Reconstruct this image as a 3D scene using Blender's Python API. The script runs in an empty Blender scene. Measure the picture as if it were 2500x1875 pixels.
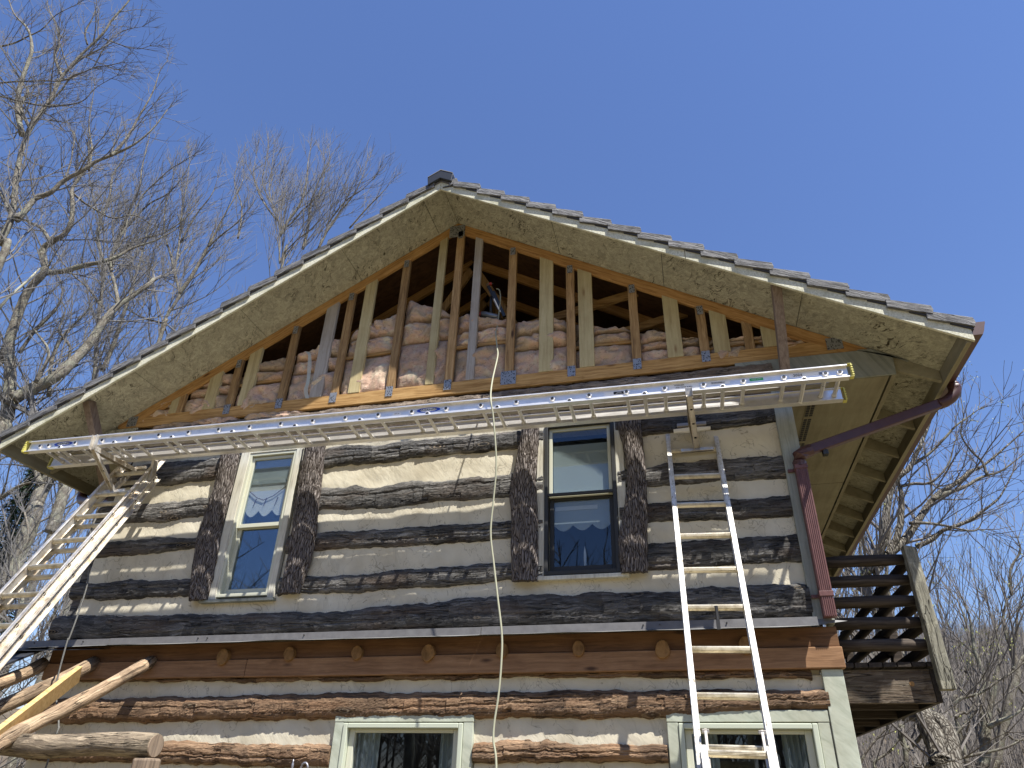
import bpy, math, random
import numpy as np
from mathutils import Vector, Matrix, noise as mnoise
random.seed(7); rng=np.random.default_rng(7)
sc=bpy.context.scene; col=sc.collection
# ------------------------------------------------------------------ camera
RT=Vector((0.9728640819248686,0.23045291996260625,0.02066227918674323))
UP=Vector((0.0950702949775633,-0.4795562191447787,0.8723459587184685))
FW=Vector((-0.2109433978899587,0.8467096812723199,0.48845224794893205))
CAM=Vector((0,-5.24016895,1.6)); FPX,CX,CY=1647.682517,1277.3726,1016.5968
cd=bpy.data.cameras.new('camera'); cam=bpy.data.objects.new('camera',cd); col.objects.link(cam)
cam.matrix_world=Matrix(((RT.x,UP.x,-FW.x,CAM.x),(RT.y,UP.y,-FW.y,CAM.y),(RT.z,UP.z,-FW.z,CAM.z),(0,0,0,1)))
cd.sensor_width=36; cd.lens=FPX/2500*36; cd.shift_x=-(CX-1250)/2500; cd.shift_y=(CY-937.5)/2500
cd.clip_start=.05; cd.clip_end=3000; sc.camera=cam
# ------------------------------------------------------------------ world, sun, exposure
SUN=Vector((1.22,-1,2.9)).normalized()
w=bpy.data.worlds.new('World'); sc.world=w; w.use_nodes=True
nt=w.node_tree; bg=nt.nodes['Background']; sky=nt.nodes.new('ShaderNodeTexSky'); sky.sky_type='NISHITA'
sky.sun_disc=False; sky.sun_elevation=math.asin(SUN.z); sky.sun_rotation=math.atan2(SUN.x,SUN.y)
sky.air_density=1.5; sky.dust_density=0.0; sky.ozone_density=10; sky.altitude=0
tn=nt.nodes.new('ShaderNodeMix'); tn.data_type='RGBA'; tn.blend_type='MULTIPLY'; tn.inputs[0].default_value=1; nt.links.new(sky.outputs[0],tn.inputs[6]); tn.inputs[7].default_value=(1.12,1.0,1.14,1)
nt.links.new(tn.outputs[2],bg.inputs[0]); bg.inputs[1].default_value=0.070
sd=bpy.data.lights.new('sun','SUN'); so=bpy.data.objects.new('sun',sd); col.objects.link(so)
sd.energy=5.0; sd.angle=math.radians(.55); sd.color=(1,.965,.91); so.location=(6,-10,20)
so.rotation_euler=(-SUN).to_track_quat('-Z','Y').to_euler()
sc.view_settings.view_transform='Standard'; sc.view_settings.look='None'; sc.view_settings.exposure=0.97; sc.view_settings.gamma=1
sc.render.engine='CYCLES'
# ------------------------------------------------------------------ reading points on known planes
S=2500/2212
RG={'a':(0,900,800),'b':(700,900,800),'c':(1400,800,800),'d':(1800,1275,700*2212/1936),'e':(0,1400,700),'f':(600,1400,700),'g':(1200,1400,700),
'h':(0,0,800),'i':(0,500,800),'j':(600,380,700),'k':(900,500,600),'l':(1400,500,600),'m':(1900,600,600*2212/1991),'n':(1900,1000,600*2212/1991),
'o':(1950,1300,450),'p':(1850,850,450),'q':(2000,1600,400),'r':(0,1000,400),'s':(950,400,400),'F':(0,0,2500),'u':(1250,1000,350*2212/1320),'P':(0,0,2212),
'v':(750,750,500),'t':(400,750,400),'w':(1130,650,160*2212/1207),'x':(0,1100,300*2212/995),'y':(2050,1550,450)}
def ray(R,u,v):
    a,b,wd=RG[R]; px,py=a+u*wd/2212,b+v*wd/2212
    return FW+RT*((px-CX)/FPX)+UP*((CY-py)/FPX)
def W(R,u,v,y=0.0): d=ray(R,u,v); return CAM+d*((y-CAM.y)/d.y)
def WX(R,u,v,x): d=ray(R,u,v); return CAM+d*((x-CAM.x)/d.x)
def WZ(R,u,v,z): d=ray(R,u,v); return CAM+d*((z-CAM.z)/d.z)
# ------------------------------------------------------------------ mesh helpers
class B:
    def __init__(s): s.v=[]; s.f=[]; s.m=[]; s.mi=0
    def add(s,vs,fs):
        n=len(s.v); s.v+= [tuple(p) for p in vs]; s.f+=[tuple(i+n for i in f) for f in fs]; s.m+=[s.mi]*len(fs)
    def hexa(s,p):
        s.add(p,[(0,3,2,1),(4,5,6,7),(0,1,5,4),(1,2,6,5),(2,3,7,6),(3,0,4,7)])
    def box(s,x0,x1,y0,y1,z0,z1):
        s.hexa([(x0,y0,z0),(x1,y0,z0),(x1,y1,z0),(x0,y1,z0),(x0,y0,z1),(x1,y0,z1),(x1,y1,z1),(x0,y1,z1)])
    def beam(s,a,b,wd,ht,side=(0,1,0)):
        a=Vector(a);b=Vector(b);d=(b-a).normalized();sd=Vector(side);sd=(sd-d*sd.dot(d)).normalized();u=d.cross(sd)
        o=[(-1,-1),(1,-1),(1,1),(-1,1)]
        s.hexa([a+sd*(i*wd/2)+u*(j*ht/2) for i,j in o]+[b+sd*(i*wd/2)+u*(j*ht/2) for i,j in o])
    def prism(s,poly,vec):
        n=len(poly);v=Vector(vec);p=[Vector(q) for q in poly]
        s.add(p+[q+v for q in p],[tuple(range(n))[::-1],tuple(range(n,2*n))]+[(i,(i+1)%n,(i+1)%n+n,i+n) for i in range(n)])
    def tube(s,pts,rad,n=8,cap=True,jit=0,flat=1.0):
        pts=[Vector(p) for p in pts]
        if not hasattr(rad,'__len__'): rad=[rad]*len(pts)
        vs=[];ref=Vector((.31,.2,.93))
        for i,p in enumerate(pts):
            d=(pts[min(i+1,len(pts)-1)]-pts[max(i-1,0)]).normalized()
            a=d.cross(ref)
            if a.length<.05: a=d.cross(Vector((1,0,0)))
            a.normalize(); b=d.cross(a)
            for k in range(n):
                t=2*math.pi*k/n; r=rad[i]*(1+(random.uniform(-jit,jit) if jit else 0))
                vs.append(p+a*(math.cos(t)*r)+b*(math.sin(t)*r*flat))
        fs=[(i*n+k,i*n+(k+1)%n,(i+1)*n+(k+1)%n,(i+1)*n+k) for i in range(len(pts)-1) for k in range(n)]
        if cap: fs+=[tuple(range(n))[::-1],tuple((len(pts)-1)*n+k for k in range(n))]
        s.add(vs,fs)
    def grid(s,fn,nu,nv):
        vs=[fn(i/nu,j/nv) for j in range(nv+1) for i in range(nu+1)]
        s.add(vs,[(j*(nu+1)+i,j*(nu+1)+i+1,(j+1)*(nu+1)+i+1,(j+1)*(nu+1)+i) for j in range(nv) for i in range(nu)])
    def out(s,name,mats,parent=None,smooth=False,bevel=0,**k):
        me=bpy.data.meshes.new(name); me.from_pydata(s.v,[],s.f)
        if not isinstance(mats,(list,tuple)): mats=[mats]
        for m in mats: me.materials.append(m)
        if len(mats)>1: me.polygons.foreach_set('material_index',s.m)
        if smooth: me.polygons.foreach_set('use_smooth',[True]*len(me.polygons))
        me.update()
        o=bpy.data.objects.new(name,me); col.objects.link(o)
        if parent: o.parent=parent
        if bevel:
            b=o.modifiers.new('b','BEVEL'); b.width=bevel; b.segments=2; b.limit_method='ANGLE'
        for a,c in k.items(): o[a]=c
        return o
def empty(name,loc=(0,0,0),parent=None,**k):
    o=bpy.data.objects.new(name,None); col.objects.link(o); o.location=loc; o.empty_display_size=.2
    if parent: o.parent=parent
    for a,c in k.items(): o[a]=c
    return o
def text(s,size,M,mat,name,parent,ext=.0006):
    c=bpy.data.curves.new('t','FONT'); c.body=s; c.size=size; c.extrude=ext; c.align_x='CENTER'; c.align_y='CENTER'
    o=bpy.data.objects.new('t',c); col.objects.link(o); bpy.context.view_layer.update()
    me=bpy.data.meshes.new_from_object(o.evaluated_get(bpy.context.evaluated_depsgraph_get())); bpy.data.objects.remove(o)
    me.transform(M); me.materials.clear(); me.materials.append(mat); me.name=name
    q=bpy.data.objects.new(name,me); col.objects.link(q); q.parent=parent; return q
def smooth_path(p,n=8):
    out=[];P=[Vector(q) for q in p]
    for i in range(len(P)-1):
        a,b_,c,d=P[max(i-1,0)],P[i],P[i+1],P[min(i+2,len(P)-1)]
        for k in range(n):
            t=k/n; out.append(.5*((2*b_)+(c-a)*t+(2*a-5*b_+4*c-d)*t*t+(3*b_-a-3*c+d)*t**3))
    out.append(P[-1]); return out
# ------------------------------------------------------------------ materials
def srgb(r,g,b):
    f=lambda c:(c/255/12.92) if c/255<=.04045 else ((c/255+.055)/1.055)**2.4
    return (f(r),f(g),f(b),1)
class N:
    def __init__(s,name):
        s.m=bpy.data.materials.new(name); s.m.use_nodes=True; s.t=s.m.node_tree; s.p=s.t.nodes['Principled BSDF']
    def n(s,typ,**k):
        q=s.t.nodes.new('ShaderNode'+typ)
        for a,c in k.items():
            if a.startswith('i_'): q.inputs[int(a[2:])].default_value=c
            else: setattr(q,a,c)
        return q
    def l(s,a,b): s.t.links.new(a,b)
    def coord(s,scale=(1,1,1),rot=None,warp=0,wscale=2):
        c=s.n('TexCoord').outputs['Object']
        if rot:
            r=s.n('Mapping'); r.inputs['Rotation'].default_value=rot; s.l(c,r.inputs[0]); c=r.outputs[0]
        if warp:
            nz=s.n('TexNoise'); nz.inputs['Scale'].default_value=wscale; nz.inputs['Detail'].default_value=2; s.l(c,nz.inputs['Vector'])
            mx=s.n('VectorMath',operation='MULTIPLY_ADD'); s.l(nz.outputs['Color'],mx.inputs[0]); mx.inputs[1].default_value=(warp,)*3; s.l(c,mx.inputs[2]); c=mx.outputs[0]
        m=s.n('Mapping'); m.inputs['Scale'].default_value=scale; s.l(c,m.inputs[0]); return m.outputs[0]
    def noise(s,vec,scale=1,detail=6,rough=.6,dist=0):
        q=s.n('TexNoise'); q.inputs['Scale'].default_value=scale; q.inputs['Detail'].default_value=detail; q.inputs['Roughness'].default_value=rough; q.inputs['Distortion'].default_value=dist
        s.l(vec,q.inputs['Vector']); return q.outputs['Fac']
    def ramp(s,fac,stops):
        r=s.n('ValToRGB'); e=r.color_ramp.elements
        while len(e)<len(stops): e.new(.5)
        for q,(p,c) in zip(e,stops): q.position=p; q.color=c if len(c)==4 else (*c,1)
        s.l(fac,r.inputs[0]); return r.outputs[0]
    def mix(s,fac,a,b,mode='MIX'):
        q=s.n('Mix',data_type='RGBA',blend_type=mode)
        for val,i in ((fac,0),(a,6),(b,7)):
            if hasattr(val,'is_linked') or hasattr(val,'links'): s.l(val,q.inputs[i])
            else: q.inputs[i].default_value=val if i==0 else (val if len(val)==4 else (*val,1))
        return q.outputs[2]
    def bump(s,h,strength=.5,dist=.01,prev=None):
        q=s.n('Bump'); q.inputs['Strength'].default_value=strength; q.inputs['Distance'].default_value=dist; s.l(h,q.inputs['Height'])
        if prev: s.l(prev,q.inputs['Normal'])
        return q.outputs[0]
    def objrand(s,c,lo=.8,hi=1.15):
        o=s.n('ObjectInfo'); r=s.n('MapRange'); s.l(o.outputs['Random'],r.inputs[0]); r.inputs[3].default_value=lo; r.inputs[4].default_value=hi
        q=s.n('VectorMath',operation='SCALE'); s.l(c,q.inputs[0]); s.l(r.outputs[0],q.inputs['Scale']); return q.outputs[0]
    def fin(s,c,rough=.8,nrm=None,metal=0,spec=.3):
        if hasattr(c,'links'): s.l(c,s.p.inputs['Base Color'])
        else: s.p.inputs['Base Color'].default_value=c if len(c)==4 else (*c,1)
        if hasattr(rough,'links'): s.l(rough,s.p.inputs['Roughness'])
        else: s.p.inputs['Roughness'].default_value=rough
        s.p.inputs['Metallic'].default_value=metal; s.p.inputs['Specular IOR Level'].default_value=spec
        if nrm: s.l(nrm,s.p.inputs['Normal'])
        return s.m
def C3(*a): return (*a,1)
def wood(name,dark,mid,light,axis='x',rot=None,g=70,along=2.2,rough=.8,bump=.4,knots=None,rand=(.82,1.15),contrast=(.3,.5,.72),warp=.03):
    n=N(name); sc_={'x':(along,g,g),'y':(g,along,g),'z':(g,g,along)}[axis]
    v=n.coord(sc_,rot,warp,5); f=n.noise(v,1,5,.65,.4)
    c=n.ramp(f,[(contrast[0],dark),(contrast[1],mid),(contrast[2],light)])
    big=n.noise(n.coord((1.3,1.3,1.3)),2.5,4,.6); c=n.mix(n.ramp(big,[(.35,(0,0,0)),(.65,(.55,)*3)]),c,n.mix(1.0,c,C3(.72,.66,.6),'MULTIPLY'))
    if knots:
        sk={'x':(2.2,7,7),'y':(7,2.2,7),'z':(7,7,2.2)}[axis]
        vo=n.n('TexVoronoi'); n.l(n.coord(sk,rot),vo.inputs['Vector']); vo.inputs['Scale'].default_value=.9
        k=n.ramp(vo.outputs['Distance'],[(.05,(1,1,1)),(.13,(0,0,0))]); c=n.mix(k,c,knots)
    if rand: c=n.objrand(c,*rand)
    return n.fin(c,rough,n.bump(f,bump,.004))
M={}
s_=math.atan(.594)
M['lumber_x']=wood('truss_lumber_x',(.21,.11,.032),(.40,.235,.085),(.54,.35,.145),'x',g=55,knots=C3(.09,.035,.012),rand=(.85,1.1))
M['lumber_z']=wood('truss_lumber_z',(.17,.095,.04),(.36,.225,.10),(.53,.36,.18),'z',g=55,knots=C3(.06,.03,.015),rand=(.7,1.1))
M['lumber_l']=wood('truss_lumber_l',(.21,.105,.03),(.42,.235,.08),(.54,.33,.13),'x',rot=(0,s_,0),g=55,knots=C3(.09,.035,.012))
M['lumber_r']=wood('truss_lumber_r',(.19,.095,.028),(.38,.205,.07),(.50,.30,.12),'x',rot=(0,-s_,0),g=55,knots=C3(.09,.035,.012))
M['stud_yellow']=wood('new_stud_yellow',(.38,.30,.15),(.49,.41,.22),(.57,.49,.29),'z',g=40,along=1.2,bump=.15,knots=C3(.24,.15,.07),rand=(.85,1.08))
M['stud_grey']=wood('aged_stud_grey',(.28,.25,.22),(.38,.35,.31),(.46,.42,.38),'z',g=45,along=1.5,bump=.15,knots=C3(.10,.07,.05),rand=(.95,1.05))
M['board_new']=wood('new_board',(.42,.27,.10),(.56,.38,.16),(.64,.46,.22),'x',rot=(0,.5,0),g=40,along=1.2,bump=.2,knots=C3(.3,.16,.06),rand=None)
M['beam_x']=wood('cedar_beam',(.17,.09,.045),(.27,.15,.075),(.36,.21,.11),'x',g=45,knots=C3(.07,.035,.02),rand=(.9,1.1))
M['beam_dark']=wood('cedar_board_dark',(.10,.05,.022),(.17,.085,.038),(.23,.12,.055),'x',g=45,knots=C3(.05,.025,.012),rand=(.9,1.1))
M['beam_end']=wood('joist_end_grain',(.17,.09,.03),(.30,.165,.06),(.38,.22,.085),'z',g=20,along=15,rand=(.7,1.1))
M['deck_dark']=wood('balcony_wood',(.022,.017,.013),(.055,.041,.03),(.11,.088,.066),'x',g=60,knots=C3(.04,.03,.02))
M['deck_dark_y']=wood('balcony_wood_y',(.018,.014,.011),(.04,.031,.023),(.07,.056,.043),'y',g=60)
M['post']=wood('balcony_post_wood',(.085,.082,.06),(.27,.26,.19),(.44,.42,.32),'z',g=24,along=.7,bump=1.0,knots=C3(.12,.07,.04),warp=.06)
M['rim']=wood('rim_joist_wood',(.05,.035,.025),(.15,.115,.08),(.26,.22,.165),'x',g=38,along=.8,bump=.9,warp=.05)
M['pole']=wood('porch_pole_wood',(.17,.115,.07),(.36,.26,.165),(.50,.39,.26),'y',rot=(-.549,0,0),g=55,along=2,bump=1.0,knots=C3(.13,.07,.04))
M['pole_x']=wood('porch_log_wood',(.10,.08,.06),(.27,.215,.155),(.43,.35,.25),'x',g=50,along=2,bump=1.0,knots=C3(.10,.06,.04))
M['pole_z']=wood('porch_post_wood',(.10,.075,.055),(.24,.18,.13),(.38,.29,.20),'z',g=50,along=2,bump=.8)
M['old_brace']=wood('brace_wood',(.15,.11,.085),(.23,.175,.135),(.31,.245,.19),'z',g=50,along=1.4)
def logmat(name,cols,warm,amt=.5,ax='x',rot=None,rnd=(.85,1.15)):
    P_=lambda a,b_,c_:{'x':(a,b_,c_),'y':(b_,a,c_),'z':(b_,c_,a)}[ax]
    n=N(name); v=n.coord(P_(3.0,46,46),rot,.09,3.5); f=n.noise(v,1,8,.74,.7)
    c=n.ramp(f,[(.27,cols[0]),(.44,cols[1]),(.58,cols[2]),(.74,cols[3])])
    # hewn facets differ in weathering
    vo=n.n('TexVoronoi',feature='F1'); n.l(n.coord((5.5,4,7)),vo.inputs['Vector']); vo.inputs['Scale'].default_value=1
    sh=n.ramp(vo.outputs['Color'],[(0,(.55,.55,.55)),(1,(1.35,1.32,1.28))]); c=n.mix(1.0,c,sh,'MULTIPLY')
    w_=n.noise(n.coord((1.4,3,5)),1,5,.6); c=n.mix(n.ramp(w_,[(.5,(0,0,0)),(.68,(amt,)*3)]),c,warm)
    # long checks
    cr=n.noise(n.coord(P_(1.1,16,21),rot,.05,2),1,3,.5,.2)
    ck=n.ramp(cr,[(.487,(1,1,1)),(.5,(.12,.11,.1)),(.513,(1,1,1))]); c=n.mix(.85,c,ck,'MULTIPLY')
    # knots with rings
    vk=n.n('TexVoronoi'); n.l(n.coord(P_(1.7,3,5.5),rot,.03,6),vk.inputs['Vector']); vk.inputs['Scale'].default_value=1
    kr=n.n('MapRange'); n.l(vk.outputs['Distance'],kr.inputs[0]); kr.inputs[1].default_value=0; kr.inputs[2].default_value=.2
    sn=n.n('Math',operation='SINE'); ml=n.n('Math',operation='MULTIPLY'); n.l(vk.outputs['Distance'],ml.inputs[0]); ml.inputs[1].default_value=110; n.l(ml.outputs[0],sn.inputs[0])
    kc=n.ramp(sn.outputs[0],[(0,cols[0]),(1,(.27,.21,.14))]); km=n.ramp(vk.outputs['Distance'],[(.07,(1,1,1)),(.19,(0,0,0))])
    c=n.mix(km,c,kc); c=n.objrand(c,.85,1.15)
    b=n.bump(f,1.0,.016); b=n.bump(ck,1.0,.014,b)
    return n.fin(c,.85,b)
M['log_dark']=logmat('hewn_log_weathered',[(.016,.015,.014),(.066,.063,.058),(.165,.16,.15),(.38,.37,.345)],(.11,.075,.05),.6)
M['log_brown']=logmat('hewn_log_brown',[(.05,.03,.018),(.15,.092,.054),(.25,.165,.10),(.38,.275,.18)],(.24,.125,.06),.5)
M['log_top']=logmat('hewn_log_grey_brown',[(.05,.038,.028),(.14,.108,.082),(.24,.20,.16),(.36,.31,.25)],(.20,.14,.09),.6)
n=N('chinking_mortar'); v=n.coord((1,1,1),None,.1,3); big=n.noise(v,3,6,.6); c=n.ramp(big,[(.3,(.50,.445,.325)),(.5,(.61,.555,.42)),(.7,(.67,.62,.48))])
st=n.noise(n.coord((9,1,1.5),(0,.35,0),.5,2.5),1,6,.75); c=n.mix(n.ramp(st,[(.55,(0,0,0)),(.72,(.55,)*3)]),c,(.36,.325,.235)); fl=n.noise(n.coord(),38,4,.7); c=n.mix(n.ramp(fl,[(.66,(0,0,0)),(.72,(.6,)*3)]),c,(.30,.27,.2))
ck=n.noise(n.coord((3.5,1,2.2),None,.35,3),1,4,.7); c=n.mix(.7,c,n.ramp(ck,[(.494,(1,1,1)),(.5,(.35,.33,.3)),(.506,(1,1,1))]),'MULTIPLY'); tr=n.noise(n.coord((9,9,3),(0,.7,0)),1,5,.6); b=n.bump(tr,.55,.016); b=n.bump(n.noise(n.coord(),160,3,.6),.15,.003,b); M['chink']=n.fin(c,.9,b)
def osb(name,base,chip):
    n=N(name); v=n.coord((1,1,1),None,.25,9); vo=n.n('TexVoronoi'); n.l(n.coord((9,26,14),(0,0,.5),.1,9),vo.inputs['Vector']); vo.inputs['Scale'].default_value=1.6
    f=n.noise(v,9,7,.78,1.6); c=n.ramp(f,[(.32,tuple(x*.6 for x in base)),(.52,base),(.70,tuple(x*1.45 for x in base))])
    c=n.mix(.35,c,n.ramp(vo.outputs['Color'],[(0,(.62,.62,.6)),(1,(1.25,1.25,1.2))]),'MULTIPLY')
    st=n.noise(n.coord((5,22,12),(0,0,.9),.2,5),1,5,.8,1.8); big=n.noise(n.coord(),2.2,3,.6)
    m=n.mix(1.0,n.ramp(st,[(.555,(0,0,0)),(.59,(1,1,1))]),n.ramp(big,[(.38,(.1,)*3),(.6,(1,)*3)]),'MULTIPLY'); c=n.mix(m,c,chip)
    vs=n.n('TexVoronoi'); n.l(n.coord((11,17,11),None,.05,15),vs.inputs['Vector']); d=n.ramp(vs.outputs['Distance'],[(.09,(1,1,1)),(.14,(0,0,0))]); c=n.mix(d,c,chip)
    return n.fin(c,.85,n.bump(f,.5,.006))
M['osb']=osb('painted_strand_board',(.39,.37,.275),(.04,.03,.015))
M['ply']=wood('painted_soffit_plywood',(.22,.20,.13),(.275,.25,.17),(.32,.30,.205),'y',g=14,along=1.2,rough=.8,bump=.25,rand=(.95,1.05))
M['grey_trim']=wood('grey_painted_trim',(.25,.27,.24),(.34,.365,.33),(.41,.435,.39),'z',g=45,along=1.5,bump=.5,rand=(.95,1.05))
M['grey_trim_x']=wood('grey_painted_board',(.19,.205,.175),(.26,.275,.24),(.31,.325,.285),'z',rot=(0,.45,0),g=26,along=1.0,bump=.6,rand=None)
M['sage']=wood('sage_painted_wood',(.37,.40,.31),(.47,.50,.40),(.54,.57,.46),'z',rot=(0,.9,0),g=20,along=5,bump=.35,rand=None)
M['sage_s']=N('sage_smooth_paint').fin((.49,.52,.41),.5)
M['cream']=wood('cream_weathered_paint',(.30,.28,.24),(.58,.56,.46),(.68,.665,.56),'z',g=45,along=3,bump=.4,rand=None,contrast=(.25,.42,.6))
M['cream_s']=N('cream_window_paint').fin((.56,.56,.44),.5)
n=N('lichened_rake_paint'); f=n.noise(n.coord((1,1,1)),60,6,.7); g2=n.noise(n.coord((3,1,3)),2,4,.6)
c=n.ramp(f,[(.3,(.36,.35,.24)),(.5,(.62,.60,.46)),(.7,(.75,.73,.60))]); c=n.mix(n.ramp(g2,[(.5,(0,0,0)),(.7,(.7,)*3)]),c,(.36,.35,.22)); M['rake']=n.fin(c,.8,n.bump(f,.6,.006))
def tile(name,rot):
    n=N(name); f=n.noise(n.coord((5,60,60),rot,.06,4),1,6,.7,.4); c=n.ramp(f,[(.36,(.032,.031,.033)),(.5,(.14,.138,.137)),(.66,(.29,.285,.28))]); c=n.objrand(c,.85,1.15)
    return n.fin(c,.75,n.bump(f,1.0,.012))
M['tile_l']=tile('grey_roof_tile_l',(0,.46,0)); M['tile_r']=tile('grey_roof_tile_r',(0,-.46,0))
M['tile_dark']=N('tile_underlay_dark').fin((.045,.045,.05),.7)
M['charcoal']=N('charcoal_metal_cap').fin((.022,.024,.027),.45,spec=.5)
n=N('grey_flashing_metal'); f=n.noise(n.coord((3,3,3)),4,5,.6); M['flash']=n.fin(n.ramp(f,[(.3,(.105,.10,.098)),(.7,(.155,.15,.145))]),.5,n.bump(f,.2,.01),spec=.5)
M['flash_lip']=N('flashing_lip_metal').fin((.20,.197,.19),.6,spec=.3)
M['roof_metal']=N('black_porch_metal').fin((.035,.037,.042),.35,spec=.5)
n=N('brown_gutter'); f=n.noise(n.coord(),9,5,.6); M['gutter']=n.fin(n.ramp(f,[(.3,(.055,.020,.018)),(.7,(.08,.031,.027))]),.45,n.bump(f,.05,.01),spec=.5)
n=N('faded_red_downspout'); f=n.noise(n.coord((4,4,1.2)),9,5,.6); M['spout']=n.fin(n.ramp(f,[(.3,(.105,.045,.04)),(.7,(.17,.078,.07))]),.5,spec=.4)
def alu(name,col_,rough,dirt,metal=1,ax=(2,40,40)):
    n=N(name); f=n.noise(n.coord(ax),1,5,.6); d=n.noise(n.coord((1,1,1)),12,6,.7)
    c=n.mix(n.ramp(d,[(.45,(0,0,0)),(.75,(1,1,1))]),col_,dirt)
    return n.fin(c,n.ramp(f,[(.3,(rough*.7,)*3),(.7,(rough*1.4,)*3)]),n.bump(f,.04,.004),metal=metal,spec=.5)
M['alu']=alu('bright_aluminium',(.80,.78,.75),.36,(.66,.65,.63),.6)
M['deck_alu']=alu('deck_aluminium',(.33,.30,.25),.5,(.24,.20,.15),.5)
M['alu_old']=alu('worn_aluminium',(.74,.70,.62),.42,(.42,.32,.20),.75,(30,30,4))
M['alu_white']=alu('paint_splashed_aluminium',(.66,.645,.59),.5,(.30,.25,.17),.35,(30,30,4))
M['alu_jack']=alu('jack_aluminium',(.52,.48,.42),.4,(.36,.31,.25),.8,(20,20,20))
M['steel_dark']=N('dark_steel').fin((.07,.068,.065),.5,metal=.7)
n=N('galvanised_nail_plate'); vo=n.n('TexVoronoi'); n.l(n.coord((75,1,45)),vo.inputs['Vector']); vo.inputs['Scale'].default_value=1; n.p.inputs['Metallic'].default_value=.5
c=n.ramp(vo.outputs['Distance'],[(.28,(.05,.052,.055)),(.42,(.29,.295,.30))]); M['plate']=n.fin(c,.45,n.bump(vo.outputs['Distance'],.6,.004),metal=.5)
n=N('insulation_wool'); v=n.coord((1,1,1),None,.2,4); big=n.noise(v,3.2,5,.6,.6); f=n.noise(n.coord((1,1,2.2),None,.12,7),24,8,.75,1.5)
c=n.ramp(big,[(.33,(.36,.27,.18)),(.44,(.52,.40,.28)),(.56,(.62,.42,.31)),(.68,(.66,.57,.41))]); c=n.mix(n.ramp(f,[(.36,(.8,)*3),(.46,(0,0,0))]),c,(.20,.12,.075)); c=n.objrand(c,.8,1.15)
M['wool']=n.fin(c,1,n.bump(f,.8,.02),spec=.05)
n=N('shutter_bark'); v=n.coord((58,58,6.5),None,.05,7); vo=n.n('TexVoronoi',feature='DISTANCE_TO_EDGE'); n.l(v,vo.inputs['Vector']); vo.inputs['Scale'].default_value=1.15
f=n.noise(v,1.3,6,.7); c=n.ramp(vo.outputs['Distance'],[(.02,(.035,.027,.022)),(.10,(.18,.158,.142)),(.4,(.34,.31,.285))]); c=n.mix(.6,c,n.ramp(f,[(.3,(.55,.52,.5)),(.7,(1.35,1.3,1.3))]),'MULTIPLY')
M['bark_slab']=n.fin(c,.95,n.bump(f,.8,.012,n.bump(vo.outputs['Distance'],1.0,.03)),spec=.1)
M['bare_slab']=wood('bare_slab_wood',(.10,.08,.06),(.24,.20,.16),(.38,.34,.28),'z',g=40,along=2)
def bark(name,cols,lich):
    n=N(name); v=n.coord((9,9,2.2),None,.2,4); f=n.noise(v,1.5,8,.7,.4); c=n.ramp(f,[(.3,cols[0]),(.5,cols[1]),(.68,cols[2])])
    l_=n.noise(n.coord(),3.2,8,.72,.4); c=n.mix(n.ramp(l_,[(.5,(0,0,0)),(.6,(.75,)*3)]),c,lich); l2=n.noise(n.coord(),22,5,.7); c=n.mix(n.ramp(l2,[(.55,(0,0,0)),(.64,(.6,)*3)]),c,(.40,.39,.30))
    return n.fin(c,.95,n.bump(f,1.0,.05),spec=.1)
M['tree_bark']=bark('tree_bark',[(.05,.042,.033),(.17,.15,.12),(.26,.24,.205)],(.25,.25,.19))
M['limb_bark']=bark('limb_bark',[(.04,.033,.027),(.11,.095,.078),(.22,.20,.17)],(.25,.24,.18))
M['twig']=N('twig_bark').fin((.145,.138,.13),.8,spec=.25)
M['twig_right']=N('twig_bark_right').fin((.15,.135,.12),.85,spec=.15)
M['bud']=N('spring_bud').fin((.36,.37,.12),.8)
M['redbud']=N('red_seed_cluster').fin((.25,.10,.07),.8)
n=N('evergreen_needles'); f=n.noise(n.coord(),2,4,.6); M['needle']=n.fin(n.ramp(f,[(.3,(.016,.032,.014)),(.7,(.045,.075,.03))]),.8)
def glass(name,tint,rough=.03,refl=.5):
    n=N(name); o=n.t.nodes['Material Output']; gl=n.n('BsdfGlossy'); gl.inputs['Roughness'].default_value=rough; gl.inputs['Color'].default_value=(*tint,1)
    tr=n.n('BsdfTransparent'); tr.inputs['Color'].default_value=(.8,.83,.85,1); fr=n.n('Fresnel'); fr.inputs['IOR'].default_value=1.75
    ad=n.n('Math',operation='MULTIPLY_ADD'); n.l(fr.outputs[0],ad.inputs[0]); ad.inputs[1].default_value=refl; ad.inputs[2].default_value=.02
    mx=n.n('MixShader'); n.l(ad.outputs[0],mx.inputs[0]); n.l(tr.outputs[0],mx.inputs[1]); n.l(gl.outputs[0],mx.inputs[2]); n.l(mx.outputs[0],o.inputs[0]); return n.m
M['glass']=glass('window_glass',(.8,.9,1),.01,.30)
M['room']=N('room_dark').fin((.05,.048,.045),.9)
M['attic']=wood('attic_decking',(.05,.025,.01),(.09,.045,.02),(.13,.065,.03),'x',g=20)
M['curtain']=N('white_curtain').fin((.85,.84,.76),.9)
M['curtain_grey']=N('sheer_grey_curtain').fin((.50,.54,.50),.9)
M['screen']=N('dark_storm_frame').fin((.035,.035,.033),.5)
M['white']=N('white_sticker').fin((.8,.8,.8),.4)
M['blue']=N('blue_logo').fin((.015,.06,.42),.4)
M['black']=N('black_print').fin((.015,.015,.015),.5)
M['green']=N('green_sticker').fin((.03,.36,.12),.4)
M['yellow']=N('yellow_end_cap').fin((.55,.50,.13),.5)
M['hose']=N('pale_green_hose').fin((.36,.355,.25),.5)
M['rope']=wood('black_rope',(.05,.05,.05),(.14,.14,.13),(.25,.24,.22),'z',g=300,along=160,rand=None)
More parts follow.
